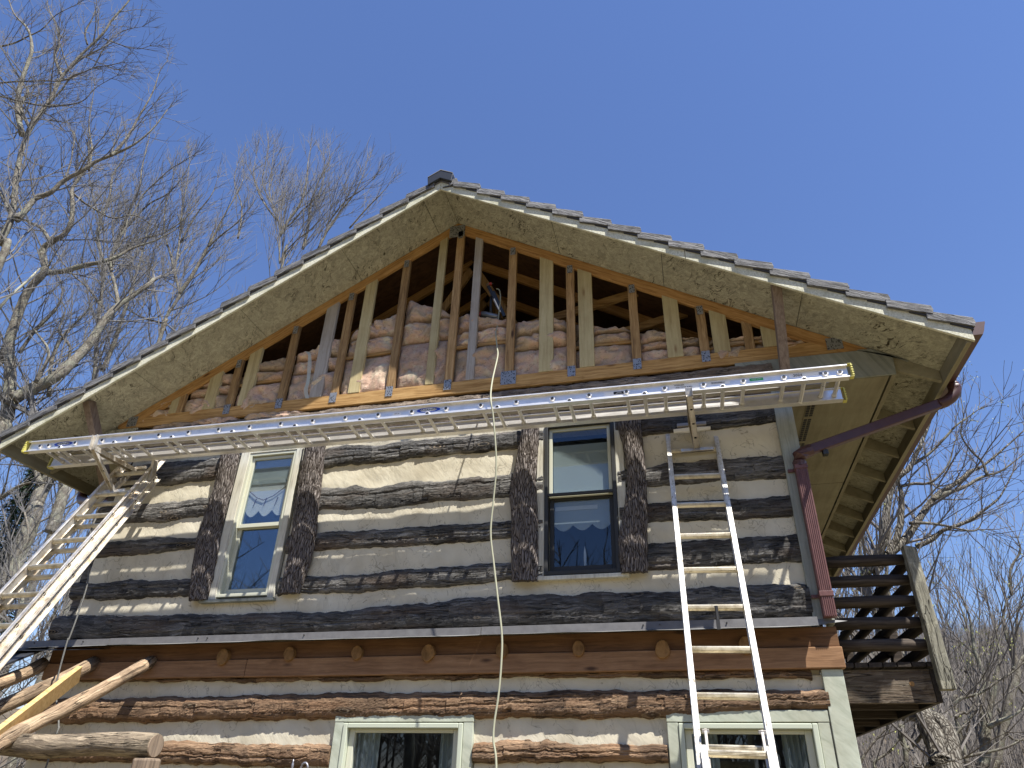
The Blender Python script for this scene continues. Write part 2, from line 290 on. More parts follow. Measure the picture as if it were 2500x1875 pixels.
M['tool_black']=N('tool_black').fin((.02,.02,.022),.4,spec=.5); M['tool_grey']=N('tool_grey').fin((.25,.26,.27),.4,metal=.6); M['tool_red']=N('tool_red').fin((.4,.05,.03),.5)
M['concrete']=N('lamp_pewter').fin((.30,.30,.33),.4,metal=.6)
n=N('grass_ground'); f=n.noise(n.coord(),.8,6,.7); M['ground']=n.fin(n.ramp(f,[(.3,(.13,.11,.06)),(.7,(.20,.165,.10))]),.95)
n=N('hillside_leaf_litter'); f=n.noise(n.coord((1,1,1)),.05,8,.72); f2=n.noise(n.coord((1,1,.25)),.9,4,.7)
c=n.ramp(f,[(.35,(.085,.07,.055)),(.55,(.135,.115,.09)),(.7,(.15,.145,.08))]); c=n.mix(.7,c,n.ramp(f2,[(.35,(.55,.53,.5)),(.65,(1.35,1.3,1.25))]),'MULTIPLY'); M['hill']=n.fin(c,1,spec=0)
n=N('far_trunk'); M['far']=n.fin(n.objrand((.17,.15,.13,1),.9,1.1) if 0 else (.185,.165,.145),.95,spec=0)

M['rung_old']=alu('worn_rung_metal',(.66,.60,.47),.42,(.30,.24,.14),.7,(3,60,60))

n=N('speckled_white_rail'); f=n.noise(n.coord((1,1,.5)),55,5,.7); f2=n.noise(n.coord((40,40,3)),1,4,.6)
c=n.ramp(f,[(.36,(.30,.25,.17)),(.45,(.62,.60,.54)),(.7,(.76,.75,.71))]); c=n.mix(n.ramp(f2,[(.55,(0,0,0)),(.7,(.5,)*3)]),c,(.45,.40,.30)); M['alu_white']=n.fin(c,.45,metal=.25,spec=.5)

pc=[(.08,.05,.03),(.27,.19,.12),(.44,.33,.215),(.58,.46,.32)]
M['pole']=logmat('porch_pole_wood_checked',pc,(.22,.15,.095),.6,'y',(-.549,0,0))
M['pole_x']=logmat('porch_log_wood_checked',[(.05,.038,.026),(.19,.15,.105),(.35,.285,.20),(.50,.42,.31)],(.15,.12,.085),.6,'x')
M['rim']=logmat('rim_joist_checked',[(.03,.02,.014),(.12,.09,.062),(.23,.19,.14),(.34,.29,.22)],(.10,.065,.04),.5,'x')
M['post']=logmat('balcony_post_checked',[(.06,.055,.04),(.21,.20,.15),(.36,.345,.265),(.48,.47,.37)],(.20,.18,.13),.4,'z')

n=N('furrowed_pale_bark'); v=n.coord((22,22,3.2),None,.12,3); vo=n.n('TexVoronoi',feature='DISTANCE_TO_EDGE'); n.l(v,vo.inputs['Vector']); vo.inputs['Scale'].default_value=1
f=n.noise(v,1.3,6,.7); c=n.ramp(vo.outputs['Distance'],[(.02,(.05,.042,.033)),(.14,(.19,.17,.14)),(.45,(.33,.31,.26))]); c=n.mix(.6,c,n.ramp(f,[(.3,(.5,.5,.5)),(.7,(1.3,1.3,1.25))]),'MULTIPLY')
M['bark_rough']=n.fin(c,.95,n.bump(f,.8,.02,n.bump(vo.outputs['Distance'],1.0,.05)),spec=.1)
RX,RZ,SL=-2.115,7.215,.594
def zs(x): return RZ-SL*abs(x-RX)
LEN=8.2
house=empty('log_house',(RX,0,0),label='two-storey log cabin with cream chinking, its gable siding stripped to open studs and insulation',category='house')
HI=Matrix.Translation((-RX,0,0))
def part(b,name,mat,parent=None,**k):
    o=b.out(name,mat,**k); p=parent or house
    o.parent=p; 
    if p is house or p.get('_h'): o.matrix_parent_inverse=HI
    return o
def grp(name):
    e=empty(name,(0,0,0)); e.parent=house; e.matrix_parent_inverse=HI; return e
def sub(b,name,mat,parent,**k):
    o=b.out(name,mat,**k); o.parent=parent; return o
# ---- ground
def gz(x,y): return 0.0
g=B(); g.box(-400,400,-400,60,-.3,0); g.out('ground',M['ground'],kind='structure')
# ---- core walls (behind chinking), with window holes
WIN=[(-4.16,-3.50,3.06,4.47),(-1.08,-.49,3.12,4.47),(-2.60,-1.75,.9,2.0),(-.10,.74,.9,2.0)]
def wallbox(b,x0,x1,z0,z1,ys=(.025,.2)):
    ws=[q for q in WIN if q[0]>=x0 and q[1]<=x1 and q[2]>=z0 and q[3]<=z1]; ws.sort()
    x=x0
    for q in ws:
        b.box(x,q[0],*ys,z0,z1); b.box(q[0],q[1],*ys,z0,q[2]); b.box(q[0],q[1],*ys,q[3],z1); x=q[1]
    b.box(x,x1,*ys,z0,z1)
b=B(); wallbox(b,-5.5,.84,2.6,4.9); wallbox(b,-5.5,.84,0,2.6); part(b,'wall_core',M['chink'])
b=B(); b.box(.842,.95,.2,LEN,2.5,4.86); b.box(.842,.95,.2,LEN,0,2.5); b.box(-5.62,-5.502,.2,LEN,0,4.86); b.box(-5.5,.84,LEN-.2,LEN,0,4.86); part(b,'side_wall',M['log_dark'])
b=B()
for (x0,x1,z0,z1) in WIN: # rooms: floors and walls behind windows
    pass
b.box(-5.49,.83,.9,.95,0,2.5); b.box(-5.49,.83,2.2,2.25,2.6,4.85); b.box(-5.49,.83,.21,LEN-.3,4.86,4.90); b.box(-5.49,.83,.21,LEN-.3,2.45,2.55); part(b,'interior_wall',M['room'])
# ---- logs
def curve(pts,y=0.0):
    q=sorted([(p.x,p.z) for p in (W(*t,y) for t in pts)]); return [a for a,_ in q],[c for _,c in q]
def mk_log(top,bot,x0,x1,mat,seed,depth=.034,ny=13,y0=0.0,name='log',flat=.5):
    r=np.random.default_rng(seed); dx=.013; nx=max(8,int((x1-x0)/dx)); x=np.linspace(x0,x1,nx+1)
    sm=lambda amp,f,ph: amp*np.sin(x*f+ph)
    wob=lambda: sm(.005,7,r.uniform(0,6))+sm(.004,17,r.uniform(0,6))+sm(.003,41,r.uniform(0,6))+np.convolve(r.normal(0,.004,nx+1),np.ones(3)/3,'same')
    zt=np.interp(x,*top)+wob(); zb=np.interp(x,*bot)+wob()
    rows=3; off=np.zeros((ny+1,nx+1)); 
    for k in range(rows):
        br=[x0]; 
        while br[-1]<x1: br.append(br[-1]+r.uniform(.07,.34))
        br=np.array(br); idx=np.searchsorted(br,x,side='right')-1; fr=(x-br[idx])/(br[np.minimum(idx+1,len(br)-1)]-br[idx]+1e-6)
        amp=r.uniform(.003,.014,len(br)); base=r.uniform(-.006,.006,len(br)); o=base[idx]+amp[idx]*(fr-.5)
        lo,hi=k*(ny+1)//rows,(k+1)*(ny+1)//rows+1
        off[lo:hi]=off[lo:hi]*.3+o*(.9)
    v=np.linspace(0,1,ny+1)[:,None]; prof=(1-np.abs(2*v-1)**3.2)
    z=zb+(zt-zb)*v; 
    zz=z; # checks (cracks) running along the grain
    y=y0+.02-(depth+.02)*np.sqrt(np.clip(prof,0,1))+off*prof*.7
    for c in range(2):
        vc=r.uniform(.25,.75)+.12*np.sin(x*r.uniform(.6,1.6)+r.uniform(0,6)); on=(np.sin(x*r.uniform(1,2.4)+r.uniform(0,6))>-.3)
        y+=np.exp(-((v-vc)/.035)**2)*.008*on
    y+=r.normal(0,.0012,y.shape)
    X=np.broadcast_to(x,y.shape)
    vs=np.stack([X,y,zz],-1).reshape(-1,3); n1=nx+1
    b=B(); b.v=[tuple(p) for p in vs]; b.f=[(j*n1+i,j*n1+i+1,(j+1)*n1+i+1,(j+1)*n1+i) for j in range(ny) for i in range(nx)]
    for i in (0,nx):
        n0=len(b.v); b.v+=[(float(x[i]),y0+.022,float(zz[j,i])) for j in range(ny+1)]
        b.f+=[(j*n1+i,(j+1)*n1+i,n0+j+1,n0+j) if i==0 else (j*n1+i,n0+j,n0+j+1,(j+1)*n1+i) for j in range(ny)]
    b.m=[0]*len(b.f); o=part(b,name,mat); return o
def const(z): return ([-9,9],[z,z])
sd_=[100]
def log(top,bot,x0,x1,mat='log_dark',**k):
    sd_[0]+=1; return mk_log(top,bot,x0,x1,M[mat],sd_[0],**k)
def seg(R,pts): return curve([(R,u,v) for u,v in pts])
XL0,XL1=-5.55,-4.19; XM0,XM1=-3.47,-1.11; XR0,XR1=-.47,.86
L=[]; Mi=[]; Rr=[]
L.append((const(4.50),seg('a',[(1040,800),(1200,790),(1440,760)])))
L.append((seg('a',[(700,925),(1000,905),(1390,868)]),seg('a',[(640,1075),(880,1050),(1100,1040),(1350,1005)])))
L.append((seg('a',[(700,1170),(900,1155),(1060,1130),(1300,1145)]),seg('a',[(660,1285),(900,1265),(1290,1225)])))
L.append((seg('a',[(580,1440),(700,1445),(850,1418),(1000,1430),(1270,1408)]),seg('a',[(480,1560),(700,1570),(1000,1555),(1270,1545)])))
Mi.append((seg('b',[(250,540),(400,510),(600,515),(800,480),(1050,470),(1300,440),(1550,420)]),seg('b',[(250,680),(560,650),(700,640),(830,615),(1100,590),(1540,548)])))
Mi.append((seg('b',[(225,805),(400,792),(470,775),(560,800),(700,785),(850,748),(1000,760),(1100,745),(1300,720),(1330,735),(1520,708)]),seg('b',[(215,965),(500,955),(780,945),(1000,905),(1500,878)])))
Mi.append((seg('b',[(200,1105),(500,1090),(750,1070),(900,1065),(1150,1045),(1500,1025)]),seg('b',[(180,1240),(500,1215),(850,1208),(1150,1180),(1500,1155)])))
Mi.append((seg('b',[(120,1400),(250,1405),(400,1380),(480,1392),(700,1360),(1000,1340),(1200,1318),(1510,1308)]),seg('b',[(80,1530),(400,1520),(1000,1480),(1500,1440)])))
Rr.append((const(4.55),seg('c',[(470,740),(900,700),(1370,648)])))
Rr.append((seg('c',[(490,945),(620,905),(800,900),(1050,878),(1400,853)]),seg('c',[(495,1080),(900,1058),(1430,1025)])))
Rr.append((seg('c',[(500,1178),(900,1160),(1455,1130)]),seg('c',[(505,1325),(900,1310),(1470,1290)])))
Rr.append((seg('c',[(510,1450),(650,1440),(900,1430),(1200,1400),(1500,1388)]),seg('c',[(510,1650),(1000,1620),(1530,1590)])))
for t,bo in L: log(t,bo,XL0-(.12 if t is not L[0][0] else 0),XL1)
for t,bo in Mi: log(t,bo,XM0,XM1,ny=16)
for t,bo in Rr: log(t,bo,XR0,XR1)
l5t=([-5.7]+[p[0] for p in []],[]) 
p5=[('e',520,320),('e',1000,320),('e',1450,315),('e',1590,313),('f',300,300),('f',700,290),('f',850,282),('f',1100,245),('f',1500,215),('f',1700,180),('g',0,178),('g',350,148),('g',600,165),('g',800,143),('g',1450,130),('g',1700,95),('g',1900,100),('d',200,75+330),('d',430,415)]
L5=curve(p5); log(L5,const(2.735),-5.72,.86,ny=18,depth=.06)
log(const(4.925),const(4.56),-5.55,.9,'log_top',ny=16,depth=.05)
b=B(); b.box(-5.64,-5.553,.004,.2,2.70,4.60); part(b,'corner_log',M['log_dark'])
# chinking strips
def chink(top,bot,x0,x1,y=0.0):
    b=B(); nx=max(6,int((x1-x0)/.05))
    def f(u,v):
        x=x0+(x1-x0)*u; zt=np.interp(x,*top)+.03; zb=np.interp(x,*bot)-.03
        q=mnoise.noise((x*3,v*2.,y*5+zb))*.008+mnoise.noise((x*9,v*5.,zb))*.004
        return (x,y+q,zb+(zt-zb)*v)
    b.grid(f,nx*2,6); return part(b,'chinking',M['chink'],smooth=True)
for segs,x0,x1 in ((L,XL0,XL1),(Mi,XM0,XM1),(Rr,XR0,XR1)):
    if segs is not Rr and segs is not L: chink(const(4.6),segs[0][0],x0,x1)
    for k in range(3): chink(segs[k][1],segs[k+1][0],x0,x1)
ux=[];uz=[]
for s3,x0,x1 in ((L[3][1],XL0,-4.2),(Mi[3][1],-3.46,-1.12),(Rr[3][1],-.46,XR1)):
    for x in np.linspace(x0,x1,6): ux.append(x); uz.append(float(np.interp(x,*s3)))
    if x1<0: ux+= [x1+.03,x1+.6]; uz+=[3.0 if x1<-2 else 3.07]*2
o_=np.argsort(ux); chink((list(np.array(ux)[o_]),list(np.array(uz)[o_])),L5,XL0,XR1)
# ---- lower storey
xs0,xs1=-5.55,.84
thin=curve([('e',1000,835),('f',0,842),('f',700,835),('f',1400,828),('g',0,812),('g',600,805),('g',1400,815),('d',490,1065)])
log(const(2.40),thin,xs0,.78,'log_brown',depth=.03,ny=7)
Dt=curve([('e',650,965),('e',1250,950),('f',0,938),('f',350,925),('f',800,915),('f',1500,912),('g',0,908),('g',700,898),('g',1400,895),('d',500,1128)])
Db=curve([('e',420,1165),('e',1250,1155),('f',0,1138),('f',700,1135),('g',0,1125),('g',700,1125),('g',1300,1125),('d',550,1270)])
log(Dt,Db,xs0,XR1,'log_brown',ny=18,depth=.055)
Et=curve([('e',1250,1285),('e',1700,1300),('e',1900,1315),('f',0,1305),('f',80,1312),('f',350,1320),('f',560,1305),('f',680,1315),('f',1770,1300),('f',2212,1290),('g',0,1300),('g',300,1275),('g',440,1272),('g',600,1310),('g',900,1320),('g',1350,1315)])
Eb=curve([('e',1250,1470),('f',0,1495),('f',680,1500),('f',1760,1480),('f',2200,1465),('g',0,1468),('g',700,1465),('g',1350,1462)])
for x0,x1 in ((xs0,-2.74),(-1.61,-.23)): log(Et,Eb,x0,x1,'log_brown',ny=18,depth=.055)
chink(thin,Dt,xs0,XR1)
for x0,x1 in ((xs0,-2.70),(-1.65,-.20)): chink(Db,Et,x0,x1)
z=1.60
for k in range(4):
    for x0,x1 in ((xs0,-2.74),(-1.61,-.23)): 
        if k: log(const(z+.19),const(z),x0,x1,'log_brown',depth=.05)
        chink(Eb if k==0 else const(z),const(z-.16),x0,x1)
    z-=.37
# shaded cedar board with round joist ends, beam
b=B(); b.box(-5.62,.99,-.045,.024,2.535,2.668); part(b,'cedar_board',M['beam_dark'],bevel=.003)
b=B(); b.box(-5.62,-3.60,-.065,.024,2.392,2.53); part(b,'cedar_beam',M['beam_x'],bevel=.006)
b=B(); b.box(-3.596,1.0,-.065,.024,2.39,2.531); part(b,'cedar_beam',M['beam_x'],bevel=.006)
for R,u,v in [('f',350,625),('f',870,618),('f',1415,618),('f',1985,598),('g',675,585),('g',1320,592),('g',1965,560),('e',1735,650)]:
    p=W(R,u,v,-.05); b=B(); rx=.05*random.uniform(.9,1.1)
    pts=[(p.x+rx*math.cos(t)*random.uniform(.93,1.05),-.090,p.z+rx*1.25*math.sin(t)*random.uniform(.94,1.04)) for t in np.linspace(0,2*math.pi,17)[:-1]]
    b.prism(pts,(0,.09,0)); part(b,'joist_end',M['beam_end'],bevel=.006)
# flashing ledge
for x0,x1,m in ((-5.9,-4.93,0),(-4.925,-1.56,1),(-1.555,.86,2)):
    b=B(); zt=2.712+.002*m; b.prism([(x0,.02,zt+.02),(x0,-.160,zt-.002),(x0,-.165,2.656),(x0,-.159,2.656),(x0,-.154,zt-.008),(x0,.02,zt+.01)],(x1-x0,0,0)); fo=part(b,'flashing',M['flash'])
    b=B(); nn=18; 
    f=lambda u,v,x0=x0,x1=x1:(x0+(x1-x0)*u,-.162-.034*v,2.656-.010*v-.012*mnoise.noise((x0*3+u*(x1-x0)*2,0,v))*v)
    b.grid(f,nn,1); sub(b,'flashing_lip',M['flash_lip'],fo)

    for _ in range(3):
        x=random.uniform(x0+.1,x1-.1); b=B(); b.tube([(x,-.161,2.69),(x,-.173,2.69)],.005,6); sub(b,'nail',M['steel_dark'],fo)
b=B(); b.prism([(.86,-.06,2.722),(.86,-.1,2.67),(1.07,-.06,2.70)],(0,.003,0)); part(b,'flashing_tail',M['flash_lip'])
# corner boards
b=B(); b.box(.852,.992,-.045,.0,2.69,4.62); b.box(.955,.994,.001,.11,2.69,4.62); part(b,'corner_board',M['grey_trim'],bevel=.004)
b=B(); b.box(.842,.978,-.045,.0,.1,2.386); b.box(.94,.980,.001,.11,.1,2.386); part(b,'corner_board',M['sage'],bevel=.004)
# ---- truss
tr=grp('gable_truss')
TY0,TY1=0.0,.038
def stud_top(x): return zs(x)-.115
b=B(); b.prism([(-5.80,TY0,4.955),(-5.80,TY0,5.0),(-5.72,TY0,5.085),(1.60,TY0,5.085),(1.72,TY0,4.975),(1.60,TY0,4.945)],(0,TY1,0)); sub(b,'bottom_chord',M['lumber_x'],tr,bevel=.003)
H_=.135
b=B(); b.prism([(RX,TY0-.001,zs(RX)-.004),(-5.83,TY0-.001,zs(-5.83)-.004),(-5.83,TY0-.001,zs(-5.83)-.04),(-5.7,TY0-.001,zs(-5.7)-H_),(RX,TY0-.001,RZ-H_)],(0,TY1,0)); sub(b,'top_chord',M['lumber_l'],tr,bevel=.003)
b=B(); b.prism([(RX+.001,TY0-.001,RZ-H_),(1.55,TY0-.001,zs(1.55)-H_),(1.78,TY0-.001,zs(1.78)-.03),(1.78,TY0-.001,zs(1.78)-.004),(RX+.001,TY0-.001,zs(RX)-.004)],(0,TY1,0)); sub(b,'top_chord',M['lumber_r'],tr,bevel=.003)
def vstud(x,wd,mat,y0,y1,ext=0,name='stud'):
    z1l,z1r=zs(x-wd/2)-H_+.01+ext,zs(x+wd/2)-H_+.01+ext
    b=B(); zb=5.087
    b.hexa([(x-wd/2,y0,zb),(x+wd/2,y0,zb),(x+wd/2,y1,zb),(x-wd/2,y1,zb),(x-wd/2,y0,z1l),(x+wd/2,y0,z1r),(x+wd/2,y1,z1r),(x-wd/2,y1,z1l)])
    return sub(b,name,mat,tr,bevel=.003)
X0=-4.5086
plates=[]
for i in range(-1,10):
    x=X0+.6096*i
    if i==9: x=W('P',1834,859).x
    vstud(x,.083,M['lumber_z'],.002,.042,ext=.02)
    plates.append((x+.0,5.085))
for k,(bp,tp,wd,mt) in enumerate([((416,1019),(427,972),.09,'stud_yellow'),((503,1008.6),(523,912.7),.14,'stud_yellow'),((590,999.5),(622,858),.14,'stud_yellow'),((767,980),(802.5,750),.135,'stud_grey'),((861,969),(892.7,696),.125,'stud_yellow'),((1046,949),(1074.7,586),.085,'stud_yellow'),((1145.5,937.6),(1165,573),.085,'stud_grey'),((1332.6,917.7),(1331,624.8),.14,'stud_yellow'),((1434,904),(1426,654.6),.14,'stud_yellow'),((1651,881),(1634.6,717),.14,'stud_yellow'),((1766,869),(1750,749.5),.14,'stud_yellow'),((1888,858),(1872,787),.14,'stud_yellow')]):
    x=W('F',bp[0]/S*S*2212/2500,bp[1]*2212/2500).x
    vstud(x,wd,M[mt],-.004,.034,name='new_stud')
def plate(x,z,wd,ht):
    b=B(); b.box(x-wd/2,x+wd/2,-.007,-.0045,z-ht/2,z+ht/2); sub(b,'nail_plate',M['plate'],tr)
for i,(x,z) in enumerate(plates):
    if i in (0,10): continue
    big=(i==6); plate(x+(.0),5.055 if not big else 5.06,.075 if not big else .15,.115 if not big else .15)
    plate(x,zs(x)-H_-.03,.055,.10)
plate(RX+.0,RZ-.13,.18,.17); plate(-5.66,5.03,.12,.12); plate(1.44,5.04,.13,.12)
# deeper trusses inside the attic
for ty in (.61,1.22,1.83,2.44):
    t2=grp('attic_truss')
    for sgn,m in ((-1,'lumber_l'),(1,'lumber_r')):
        b=B(); b.beam((RX,ty,RZ-.06),(RX+sgn*3.75,ty,zs(RX+sgn*3.75)-.06),.038,.1); sub(b,'top_chord',M[m],t2)
        b=B(); b.beam((RX,ty,RZ-.12),(RX+sgn*1.15,ty,5.06),.038,.09); sub(b,'web',M['lumber_z'],t2)
        b=B(); b.beam((RX+sgn*1.2,ty,5.06),(RX+sgn*2.1,ty,zs(RX+sgn*2.1)-.12),.038,.09); sub(b,'web',M['lumber_z'],t2)
    b=B(); b.box(-5.7,1.5,ty-.02,ty+.02,4.95,5.04); sub(b,'bottom_chord',M['lumber_x'],t2)
b=B(); b.beam((-1.75,.25,5.75),(.35,.3,6.25),.035,.09); part(b,'attic_brace',M['lumber_x'])
b=B(); b.beam((-4.4,.3,5.55),(-2.9,.28,5.85),.035,.09); part(b,'attic_brace',M['lumber_x'])
b=B(); b.beam((-1.1,.33,5.50),(.9,.38,6.0),.035,.09); part(b,'attic_brace',M['lumber_x'])
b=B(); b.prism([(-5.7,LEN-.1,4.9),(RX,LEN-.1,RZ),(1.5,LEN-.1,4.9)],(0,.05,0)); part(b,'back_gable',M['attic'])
# ---- insulation
def topz(pts):
    q=sorted([(lambda p:(p.x,p.z))(W(*t,.10)) for t in pts]); return [a for a,_ in q],[c for _,c in q]
top3=topz([('t',0,1330),('t',230,1235),('t',430,1170),('t',850,930),('t',1230,900),('t',1420,760),('t',1620,710),('t',1780,650),('t',2000,620),('v',240,410),('v',330,360),('v',480,330),('v',650,190),('v',930,130),('v',1000,60),('k',370,850),('k',480,900),('k',640,940),('k',720,990),('k',860,1000),('k',980,1010),('k',1240,1050),('k',1420,1050),('k',1760,1040),('k',2030,1120),('k',2200,1130),('l',200,1110),('l',500,1130),('l',620,1170),('l',740,1145),('l',840,1170),('l',990,1240),('l',1100,1215),('l',1230,1230),('l',1420,1240),('l',1540,1230),('l',1700,1215)])
def batt(x0,x1,z0,z1f,seed,y0=.05,bulge=.05,name='insulation_batt'):
    b=B(); nx=max(6,int((x1-x0)/.014)); nz=22
    def f(u,v):
        x=x0+(x1-x0)*u; zt=z1f(x); z=z0+(zt-z0)*v
        e=(1-abs(2*u-1)**6)*(1-abs(2*v-1)**5)
        q=mnoise.fractal((x*5+mnoise.noise((z*9,x*4,seed))*1.0,z*6+mnoise.noise((x*8,z*4,seed+5.))*1.0,seed),1.0,2.1,4)*.045-max(0,.06-abs(mnoise.noise((x*6+seed,z*8,seed*2.3))))*.30+mnoise.noise((x*3,z*3,seed*1.7))*.02
        q2=mnoise.fractal((x*14,z*14,seed+9.),.9,2.1,3)
        return (x+q2*.006,y0+.05-e*(.05+bulge*.6)-q*e,z+q2*.008)
    b.grid(f,nx,nz); b2=len(b.v)
    o=part(b,name,M['wool'],smooth=True); return o
edges=sorted([-5.75]+[X0+.6096*i for i in range(-1,10)]+[1.3])
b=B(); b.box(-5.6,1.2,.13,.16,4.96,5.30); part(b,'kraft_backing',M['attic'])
for i in range(len(edges)-1):
    x0,x1=edges[i]+.01,edges[i+1]-.01; xm=(x0+x1)/2
    t=lambda x: float(np.interp(x,*top3))
    T=t(xm); h=T-5.08
    if h<.12: batt(x0,x1,5.0,lambda x:min(t(x),zs(x)-.1)+.03*mnoise.noise((x*6,0,0)),i*3.1); continue
    r1=5.08+h*random.uniform(.46,.56)
    a1=random.uniform(-.05,.05)
    batt(x0,x1,4.98,lambda x:min(r1+a1*(x-xm),zs(x)-.1),i*3.1,y0=.045)
    r2=r1+h*.24
    batt(x0,x1,r1+.01,lambda x:min(r2+.02*mnoise.noise((x*4,1,i)),zs(x)-.1),i*3.1+1,y0=.06,bulge=.06)
    batt(x0,x1,r2+.012,lambda x:min(t(x)+.03*mnoise.noise((x*7,2,i))+.02*mnoise.noise((x*22,2,i)),zs(x)-.1),i*3.1+2,y0=.075,bulge=.08)
    if i%2==0:
        b=B(); b.beam((x0,.058,r1+.0),(x1,.058,r1-a1*.4+.015),.02,.03); part(b,'lath',M['lumber_x'])
# loose wool under the chord
for k,(x0,x1) in enumerate([(-5.4,-4.9),(-4.95,-4.35),(-4.3,-3.6)]):
    batt(x0,x1,4.86,lambda x:4.96,50+k,y0=-.01,bulge=.05,name='loose_insulation')
wr=grp('hanging_cable')
for k in range(4):
    b=B(); b.tube(smooth_path([W('t',1905+k*12,598+k*3,.03),W('t',1950+k*10,640,.0),W('t',1945+k*14,800,-.012),W('t',1930+k*10,1000,-.016),W('t',1895+k*14,1120,-.014),W('t',1920+k*12,1230,-.008)],5),.0035,5); sub(b,'cable',M['curtain_grey'],wr)
# ---- windows
def frame(b,x0,x1,z0,z1,y0,y1,wd,wt=None,wb=None):
    wt=wt or wd; wb=wb or wd
    b.box(x0,x0+wd,y0,y1,z0,z1); b.box(x1-wd,x1,y0,y1,z0,z1); b.box(x0+wd,x1-wd,y0+.0005,y1,z1-wt,z1); b.box(x0+wd,x1-wd,y0+.0005,y1,z0,z0+wb)
def pane(par,x0,x1,z0,z1,y):
    b=B(); b.box(x0,x1,y,y+.004,z0,z1); return sub(b,'pane',M['glass'],par)
def scallop(par,x0,x1,zt,zbase,y,n,amp,mat,name='valance',flip=1):
    b=B(); pts=[(x0,y,zt),(x1,y,zt)]
    for i in range(n*10+1):
        u=i/(n*10); pts.append((x1-(x1-x0)*u,y,zbase-amp*abs(math.sin(math.pi*n*u))*flip))
    b.prism(pts,(0,.006,0)); return sub(b,name,mat,par)
# upper left window
wn=grp('upper_left_window')
wn['label']='cream-painted sash window with scalloped valance'; wn.name='window'
for q in ((-4.17,-4.075,-.03,.02,3.04,4.56),(-3.56,-3.50,-.03,.02,3.04,4.56)):
    b=B(); b.box(*q); sub(b,'casing',M['cream'],wn,bevel=.004)
b=B(); b.box(-4.073,-3.562,-.028,.02,4.487,4.56); sub(b,'head_casing',M['cream'],wn,bevel=.004)
b=B(); frame(b,-4.075,-3.56,3.07,4.485,-.022,.10,.028); sub(b,'jamb',M['cream_s'],wn,bevel=.003)
b=B(); frame(b,-4.05,-3.585,3.72,4.45,.0,.03,.03,.03,.038); u_=sub(b,'upper_sash',M['cream_s'],wn,bevel=.003)
b=B(); frame(b,-4.05,-3.585,3.09,3.745,.032,.06,.036,.03,.06); l_=sub(b,'lower_sash',M['cream_s'],wn,bevel=.003)
pane(u_,-4.02,-3.615,3.758,4.42,.012); pane(l_,-4.014,-3.62,3.15,3.715,.044)
b=B(); b.box(-4.22,-3.48,-.05,.02,3.018,3.045); sub(b,'sill',M['grey_trim_x'],wn,bevel=.003)
scallop(wn,-4.03,-3.60,4.44,3.90,.042,3,.06,M['curtain']); b=B(); b.box(-4.02,-3.61,.034,.038,4.17,4.44); sub(b,'curtain',M['curtain_grey'],wn)
b=B(); b.tube([(-4.02,.030,4.10),(-3.93,.030,4.03),(-3.85,.030,4.0),(-3.75,.030,4.04),(-3.62,.030,4.14)],.004,5); 
for x in (-3.93,-3.82,-3.70): b.tube([(x,.03,4.02),(x-.02,.030,3.93)],[.006,.002],5)
sub(b,'garland',M['beam_dark'],wn)
# upper right window
wn=grp('window'); wn['label']='window with dark storm frame, valance and a candle'
for q in ((-1.165,-1.097,-.03,.02,3.10,4.56),(-.483,-.41,-.03,.02,3.10,4.56)):
    b=B(); b.box(*q); sub(b,'casing',M['cream'],wn,bevel=.004)
b=B(); frame(b,-1.095,-.485,3.125,4.485,-.045,.02,.03); b.box(-1.065,-.515,-.043,-.02,3.80,3.825); sub(b,'storm_frame',M['screen'],wn,bevel=.003)
b=B(); frame(b,-1.06,-.52,3.80,4.455,-.01,.02,.028); u_=sub(b,'upper_sash',M['cream_s'],wn,bevel=.003)
b=B(); frame(b,-1.06,-.52,3.16,3.80,.022,.05,.035,.02,.05); l_=sub(b,'lower_sash',M['screen'],wn,bevel=.003)
pane(u_,-1.032,-.548,3.83,4.427,.004); pane(l_,-1.025,-.555,3.21,3.78,.035)
b=B(); b.box(-1.2,-.42,-.05,.02,3.085,3.118); sub(b,'sill',M['cream'],wn,bevel=.003)
scallop(wn,-1.03,-.55,3.79,3.57,.062,3,.05,M['curtain_grey']); scallop(wn,-1.03,-.55,4.3,3.83,.028,3,.001,M['curtain_grey'],'curtain')
b=B(); b.box(-1.02,-.66,.055,.058,3.70,3.735); sub(b,'curtain_rod',M['curtain'],wn)
b=B(); b.tube([(-.78,.09,3.2),(-.78,.09,3.34),(-.78,.09,3.36),(-.78,.09,3.39)],[.011,.011,.006,.001],8); sub(b,'candle',M['curtain'],wn)
# lower windows
def lower(x0,x1,lab):
    wn=grp('window'); wn['label']=lab
    for q in ((x0,x0+.075),(x1-.075,x1)):
        b=B(); b.box(q[0],q[1],-.035,.02,.8,2.055); sub(b,'casing',M['sage'],wn,bevel=.004)
    b=B(); b.box(x0-.002,x1+.002,-.037,.02,2.057,2.132); sub(b,'head_casing',M['sage'],wn,bevel=.004)
    b=B(); frame(b,x0+.077,x1-.077,.8,2.05,-.045,.02,.036); sub(b,'moulding',M['sage_s'],wn,bevel=.006)
    b=B(); frame(b,x0+.115,x1-.115,.85,2.012,.0,.05,.045,.025); s1=sub(b,'sash',M['cream_s'],wn,bevel=.004)
    pane(s1,x0+.155,x1-.155,.9,1.99,.03)
    for a,bb in ((x0+.12,x0+.33),(x1-.30,x1-.12)):
        b=B(); b.grid(lambda u,v:(a+(bb-a)*u,.12+.02*math.sin(u*30),.85+1.15*v),36,1); sub(b,'curtain',M['curtain_grey'],wn)
    b=B(); b.box(x0-.03,x1+.03,-.06,.02,.76,.8); sub(b,'sill',M['sage'],wn)
lower(-2.735,-1.62,'sage green framed window with sheer curtains'); lower(-.22,.835,'sage green framed window behind the ladder')
